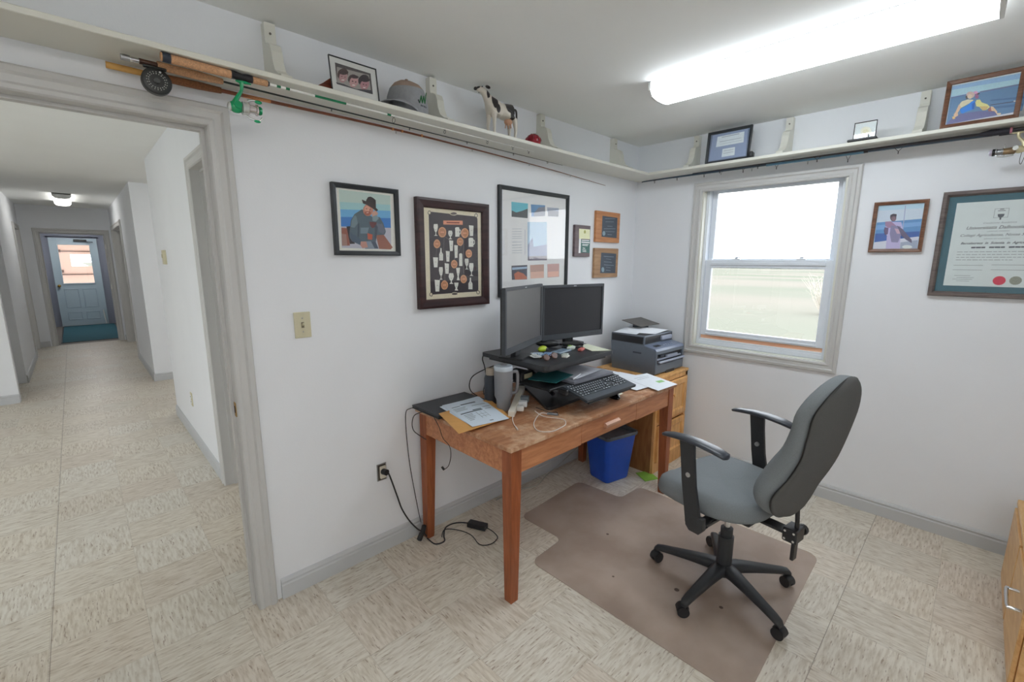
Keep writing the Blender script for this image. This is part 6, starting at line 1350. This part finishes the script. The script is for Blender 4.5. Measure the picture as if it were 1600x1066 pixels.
# laptop, envelope, forms on the left of the desk
t = thing('laptop', 'closed black laptop on the left end of the desk partly under papers', 'laptop', (-2.005, -.150, DZ), .0)
LB = mat('laptop_black', (46,48,54), .45, var=.04)
b = B(); b.box((0, 0, .006), (.355, .245, .010), BLACK, bev=.003); b.build('base', t, smooth=0); b = B(); b.box((0, 0, .0165), (.355, .245, .009), LB, bev=.003, seg=2); b.build('lid', t, smooth=0)
sheet('envelope', 'orange manila envelope sticking out below the printed form, over the desk edge', 'envelope', [(-2.165, -.250, .7805), (-1.82, -.24, .7805), (-1.90, -.500, .7605), (-2.245, -.520, .7745)], m=mat('manila', (214,160,92), .7, var=.04), th=.0015)
G1, G2 = (90,100,108), (150,160,168)
form = [(G1, .35, .16, .75, .20), (G1, .10, .20, .32, .22), (G2, .08, .28, .40, .30), (G2, .08, .33, .36, .35), (G2, .55, .30, .92, .32), (G2, .08, .38, .38, .40), (G1, .10, .50, .68, .535), (G1, .45, .46, .68, .49), (G2, .12, .58, .35, .60), (G2, .12, .63, .33, .65), (G2, .12, .68, .35, .70), (G2, .12, .73, .30, .75), (G2, .12, .78, .24, .80), (G1, .45, .57, .46, .80), (G2, .55, .57, .56, .80), (G2, .66, .57, .67, .80), (G2, .45, .66, .67, .67), (G2, .45, .74, .67, .75), (G1, .52, .92, .62, .94), (G2, .75, .42, .95, .44), (G2, .76, .5, .92, .52)]
sheet('printed_form', 'white printed form with tables lying over the laptop and envelope', 'paper', [(-2.085, -.166, .7845), (-1.842, -.177, .7845), (-1.926, -.512, .764), (-2.150, -.499, .7765)], th=.001, curl=.004, polys=form, m=mat('form_paper', (214,226,238), .7, var=.01))
sheet('printed_form', 'plain white sheet peeking out under the printed form on the laptop', 'paper', [(-2.105, -.172, .7832), (-1.842, -.165, .7832), (-1.920, -.490, .7628), (-2.145, -.485, .7752)], th=.0006, curl=.002, m=mat('form_paper', (214,226,238), .7, var=.01))

# tumbler and flask
t = thing('tumbler', 'grey insulated tumbler with handle and clear lid on the desk', 'tumbler', (-1.838, -.375, DZ), 0)
TG = mat('tumbler_grey', (132,132,136), .45, var=.02)
b = B(); b.lathe([(0, 0), (.034, 0), (.0365, .003), (.0375, .055), (.043, .068), (.0475, .078), (.0495, .215), (.048, .218), (0, .218)], TG, n=36); b.build('cup', t, smooth=40)
b = B(); b.lathe([(0, .217), (.050, .217), (.051, .222), (.051, .236), (.047, .241), (0, .241)], mat('lid_clear_grey', (186,196,206), .15, coat=.5), n=36); b.cyl((.012, .01, .241), (.012, .01, .246), .018, TG, n=18); b.build('lid', t, smooth=40)
b = B(); rings = []
hd = Vector((.80, -.60, 0)).normalized(); hs = Vector((.60, .80, 0)).normalized()
b.tube([hd*r+Vector((0, 0, z)) for r, z in ((.046, .205), (.066, .207), (.074, .197), (.075, .15), (.072, .11), (.063, .094), (.045, .090))], .0085, TG, n=12); b.build('handle', t, smooth=60)
b = B(); b.box((.018, -.0497, .165), (.018, .0008, .004), mat('tumbler_mark', (170,172,176), .4), rot=Matrix.Rotation(.35, 3, 'Z')); b.build('mark', t, smooth=0)
t = thing('vacuum_flask', 'dark flask with a tan cap behind the grey tumbler', 'flask', (-1.812, -.245, DZ), 0)
b = B(); b.lathe([(0, 0), (.036, 0), (.037, .003), (.037, .145), (.033, .158), (.026, .163), (0, .163)], mat('flask_dark', (50,54,62), .4, var=.04), n=28); b.build('body', t, smooth=40)
b = B(); b.lathe([(0, .163), (.027, .163), (.028, .168), (.028, .192), (.024, .200), (0, .201)], mat('flask_cap_tan', (176,162,146), .35), n=24); b.build('cap', t, smooth=40)

# power strip with plugs and cables
t = thing('power_strip', 'white power strip with plugs leaning beside the tumbler', 'power strip', (0, 0, 0), 0)
p0, p1 = Vector((-1.895, -.495, DZ+.018)), Vector((-1.585, -.262, DZ+.045)); dv = (p1-p0); ln = dv.length; dn = dv.normalized(); ang = math.atan2(dv.y, dv.x); t.location = (p0+p1)/2; el = math.asin(dv.z/ln)
t.rotation_euler = (0, -el, ang)
STW = mat('strip_white', (222,216,204), .45)
b = B(); b.box((0, 0, 0), (ln, .034, .030), STW, bev=.004, seg=2); b.build('housing', t, smooth=0)
for x, nm, l, m_, sz in ((-.115, 'white_plug', 'white cube charger', WHITEP, (.026, .036, .026)), (-.05, 'plug', 'white cube charger with cable', mat('plug_white', (232,236,240), .35), (.030, .046, .030)), (.02, 'plug', 'clear-sided grey plug', mat('plug_grey', (126,136,144), .3), (.038, .046, .030))):
    B().box((x, -.017-sz[1]/2, .002), sz, m_, bev=.005, seg=2).build('charger', t, smooth=30, label=l)
CW = mat('cable_white', (224,216,210), .5); CBk = mat('cable_black', (36,36,38), .5)
def cable(label, pts, r=.0022, m=CW, ends=(), cat='cable', group=None, name='cable'):
    t = thing(name, label, cat, pts[0]); o0 = Vector(pts[0]); B().tube([Vector(p)-o0 for p in pts], r, m, n=8, sm=6).build('cord', t, smooth=60)
    for (p, q, r_, m_, nm) in ends: B().cyl(Vector(p)-o0, Vector(q)-o0, r_, m_, n=12).build(nm, t)
    return t
zc = DZ+.003
cable('short white cable curling off the power strip towards the desk front', [(-1.870, -.500, DZ+.03), (-1.885, -.500, zc+.01), (-1.910, -.519, zc), (-1.953, -.573, zc), (-1.975, -.610, zc)], ends=[((-1.972, -.605, zc), (-1.992, -.640, zc), .0035, CW, 'plug_tip')])
cable('white cable looped on the desk top beside the power strip', [(-1.775, -.545, DZ+.02), (-1.768, -.600, zc), (-1.730, -.692, zc), (-1.770, -.745, zc), (-1.821, -.760, zc), (-1.895, -.762, zc), (-1.932, -.715, zc), (-1.889, -.645, zc), (-1.811, -.589, zc), (-1.748, -.566, zc+.004), (-1.726, -.595, zc)], ends=[((-1.730, -.590, zc+.002), (-1.700, -.635, zc+.002), .006, mat('usb_grey', (120,124,130), .4), 'usb_plug')])
cable('thin black charging cable on the desk behind the white loop', [(-1.72, -.50, DZ+.015), (-1.70, -.58, zc), (-1.67, -.60, zc), (-1.70, -.64, zc)], r=.0018, m=CBk)
cable('black cord arching behind the left monitor against the wall', [(-1.70, -.06, 1.00), (-1.69, -.03, .955), (-1.665, -.02, .90), (-1.655, -.02, .83), (-1.70, -.05, .77), (-1.74, -.10, zc)], r=.003, m=CBk)
cable('black cord drooping from the left monitor to the desk', [(-1.735, -.33, RT-.03), (-1.80, -.27, .975), (-1.835, -.13, .90), (-1.84, -.09, .84), (-1.82, -.08, .79), (-1.79, -.10, zc)], r=.0028, m=CBk)
cable('thin black cord running from the laptop down the wall to the adapters on the floor', [(-2.186, -.10, .775), (-2.215, -.06, .772), (-2.225, -.03, .72), (-2.212, -.028, .47), (-2.172, -.028, .186), (-2.160, -.040, .085)], r=.0022, m=CBk)
cable('black cord looping over the left end of the desk', [(-2.183, -.16, .775), (-2.195, -.125, .762), (-2.198, -.07, .73), (-2.196, -.045, .68), (-2.190, -.05, .64), (-2.172, -.085, .615), (-2.156, -.115, .60)], r=.0024, m=CBk)
cable('thin black cable dangling under the desk with a small plug at its end', [(-2.170, -.215, .752), (-2.172, -.26, .715), (-2.178, -.30, .67), (-2.172, -.345, .64), (-2.170, -.352, .59), (-2.172, -.335, .535), (-2.175, -.305, .505)], r=.0018, m=CBk, ends=[((-2.175, -.300, .50), (-2.178, -.285, .512), .006, CBk, 'plug_tip')])
cable('thick black power cord from the bare outlet down to the floor', [(-2.355, -.018, .455), (-2.340, -.035, .44), (-2.300, -.04, .30), (-2.275, -.04, .215), (-2.235, -.045, .13), (-2.195, -.055, .07), (-2.165, -.065, .04), (-2.150, -.08, .012)], r=.0042, m=CBk, ends=[((-2.360, -.012, .452), (-2.352, -.04, .452), .016, CBk, 'plug')])
t = thing('cord_connector', 'black cord connectors bunched on the floor by the back desk leg', 'connector', (-2.168, -.075, .002))
b = B(); b.box((0, 0, .06), (.022, .022, .05), CBk, bev=.004, rot=Matrix.Rotation(.3, 3, 'Y')); b.build('upper_block', t, smooth=0); b = B(); b.box((-.02, .0, .025), (.024, .024, .042), CBk, bev=.004, rot=Matrix.Rotation(.5, 3, 'Y')); b.build('lower_block', t, smooth=0)
t = thing('power_brick', 'black laptop power brick lying on the floor behind the desk leg', 'power adapter', (-1.878, -.195, .002), math.radians(-66))
b = B(); b.box((0, 0, .014), (.115, .048, .027), BLACK, bev=.004, seg=2); b.build('case', t, smooth=0)
cable('black floor cord from the connectors round the desk leg to the power brick', [(-2.155, -.09, .010), (-2.150, -.16, .006), (-2.10, -.175, .006), (-2.07, -.13, .006), (-2.02, -.075, .006), (-1.965, -.07, .006), (-1.925, -.10, .010), (-1.905, -.135, .014)], r=.0038, m=CBk)
cable('thinner black cord looping on the floor from the power brick', [(-1.854, -.250, .014), (-1.845, -.30, .006), (-1.865, -.355, .005), (-1.93, -.370, .005), (-1.975, -.33, .005), (-1.955, -.235, .005), (-1.975, -.15, .005), (-2.03, -.085, .005), (-2.085, -.13, .005)], r=.0026, m=CBk)
cable('pale cable lying along the baseboard under the desk', [(-1.60, -.05, .006), (-1.42, -.045, .006), (-1.27, -.10, .006), (-1.12, -.05, .006), (-.95, -.03, .03), (-.70, -.02, .10)], r=.0028, m=mat('cable_grey', (176,176,168), .6))

# papers right of the keyboard
YE = (222,222,160)
sheet('printed_sheet', 'white sheet with yellow print behind the keyboard corner, half under the riser', 'paper', [(-.86, -.10, DZ+.001), (-.70, -.08, DZ+.001), (-.70, -.46, DZ+.005), (-.95, -.42, DZ+.003)], th=.001, polys=[(YE, .3, .3, .8, .5), (G2, .3, .6, .8, .62), (G2, .3, .66, .7, .68)])
sheet('printed_sheet', 'white sheets lying against the printer side of the desk', 'paper', [(-.88, -.36, DZ+.007), (-.70, -.36, DZ+.007), (-.70, -.55, DZ+.007), (-.93, -.56, DZ+.007)], th=.001)
sheet('printed_sheet', 'white sheet with green print overhanging the right end of the desk', 'paper', [(-.83, -.465, DZ+.010), (-.62, -.525, DZ+.014), (-.728, -.800, DZ+.012), (-.945, -.785, DZ+.010)], th=.001, curl=.004, polys=[((150,196,130), .55, .60, .85, .72), (G2, .2, .2, .8, .215), (G2, .2, .3, .7, .315)])
sheet('printed_sheet', 'white sheet partly under the green-printed one next to the keyboard', 'paper', [(-.98, -.42, DZ+.009), (-.80, -.46, DZ+.009), (-.91, -.70, DZ+.009), (-1.03, -.69, DZ+.009)], th=.0008)
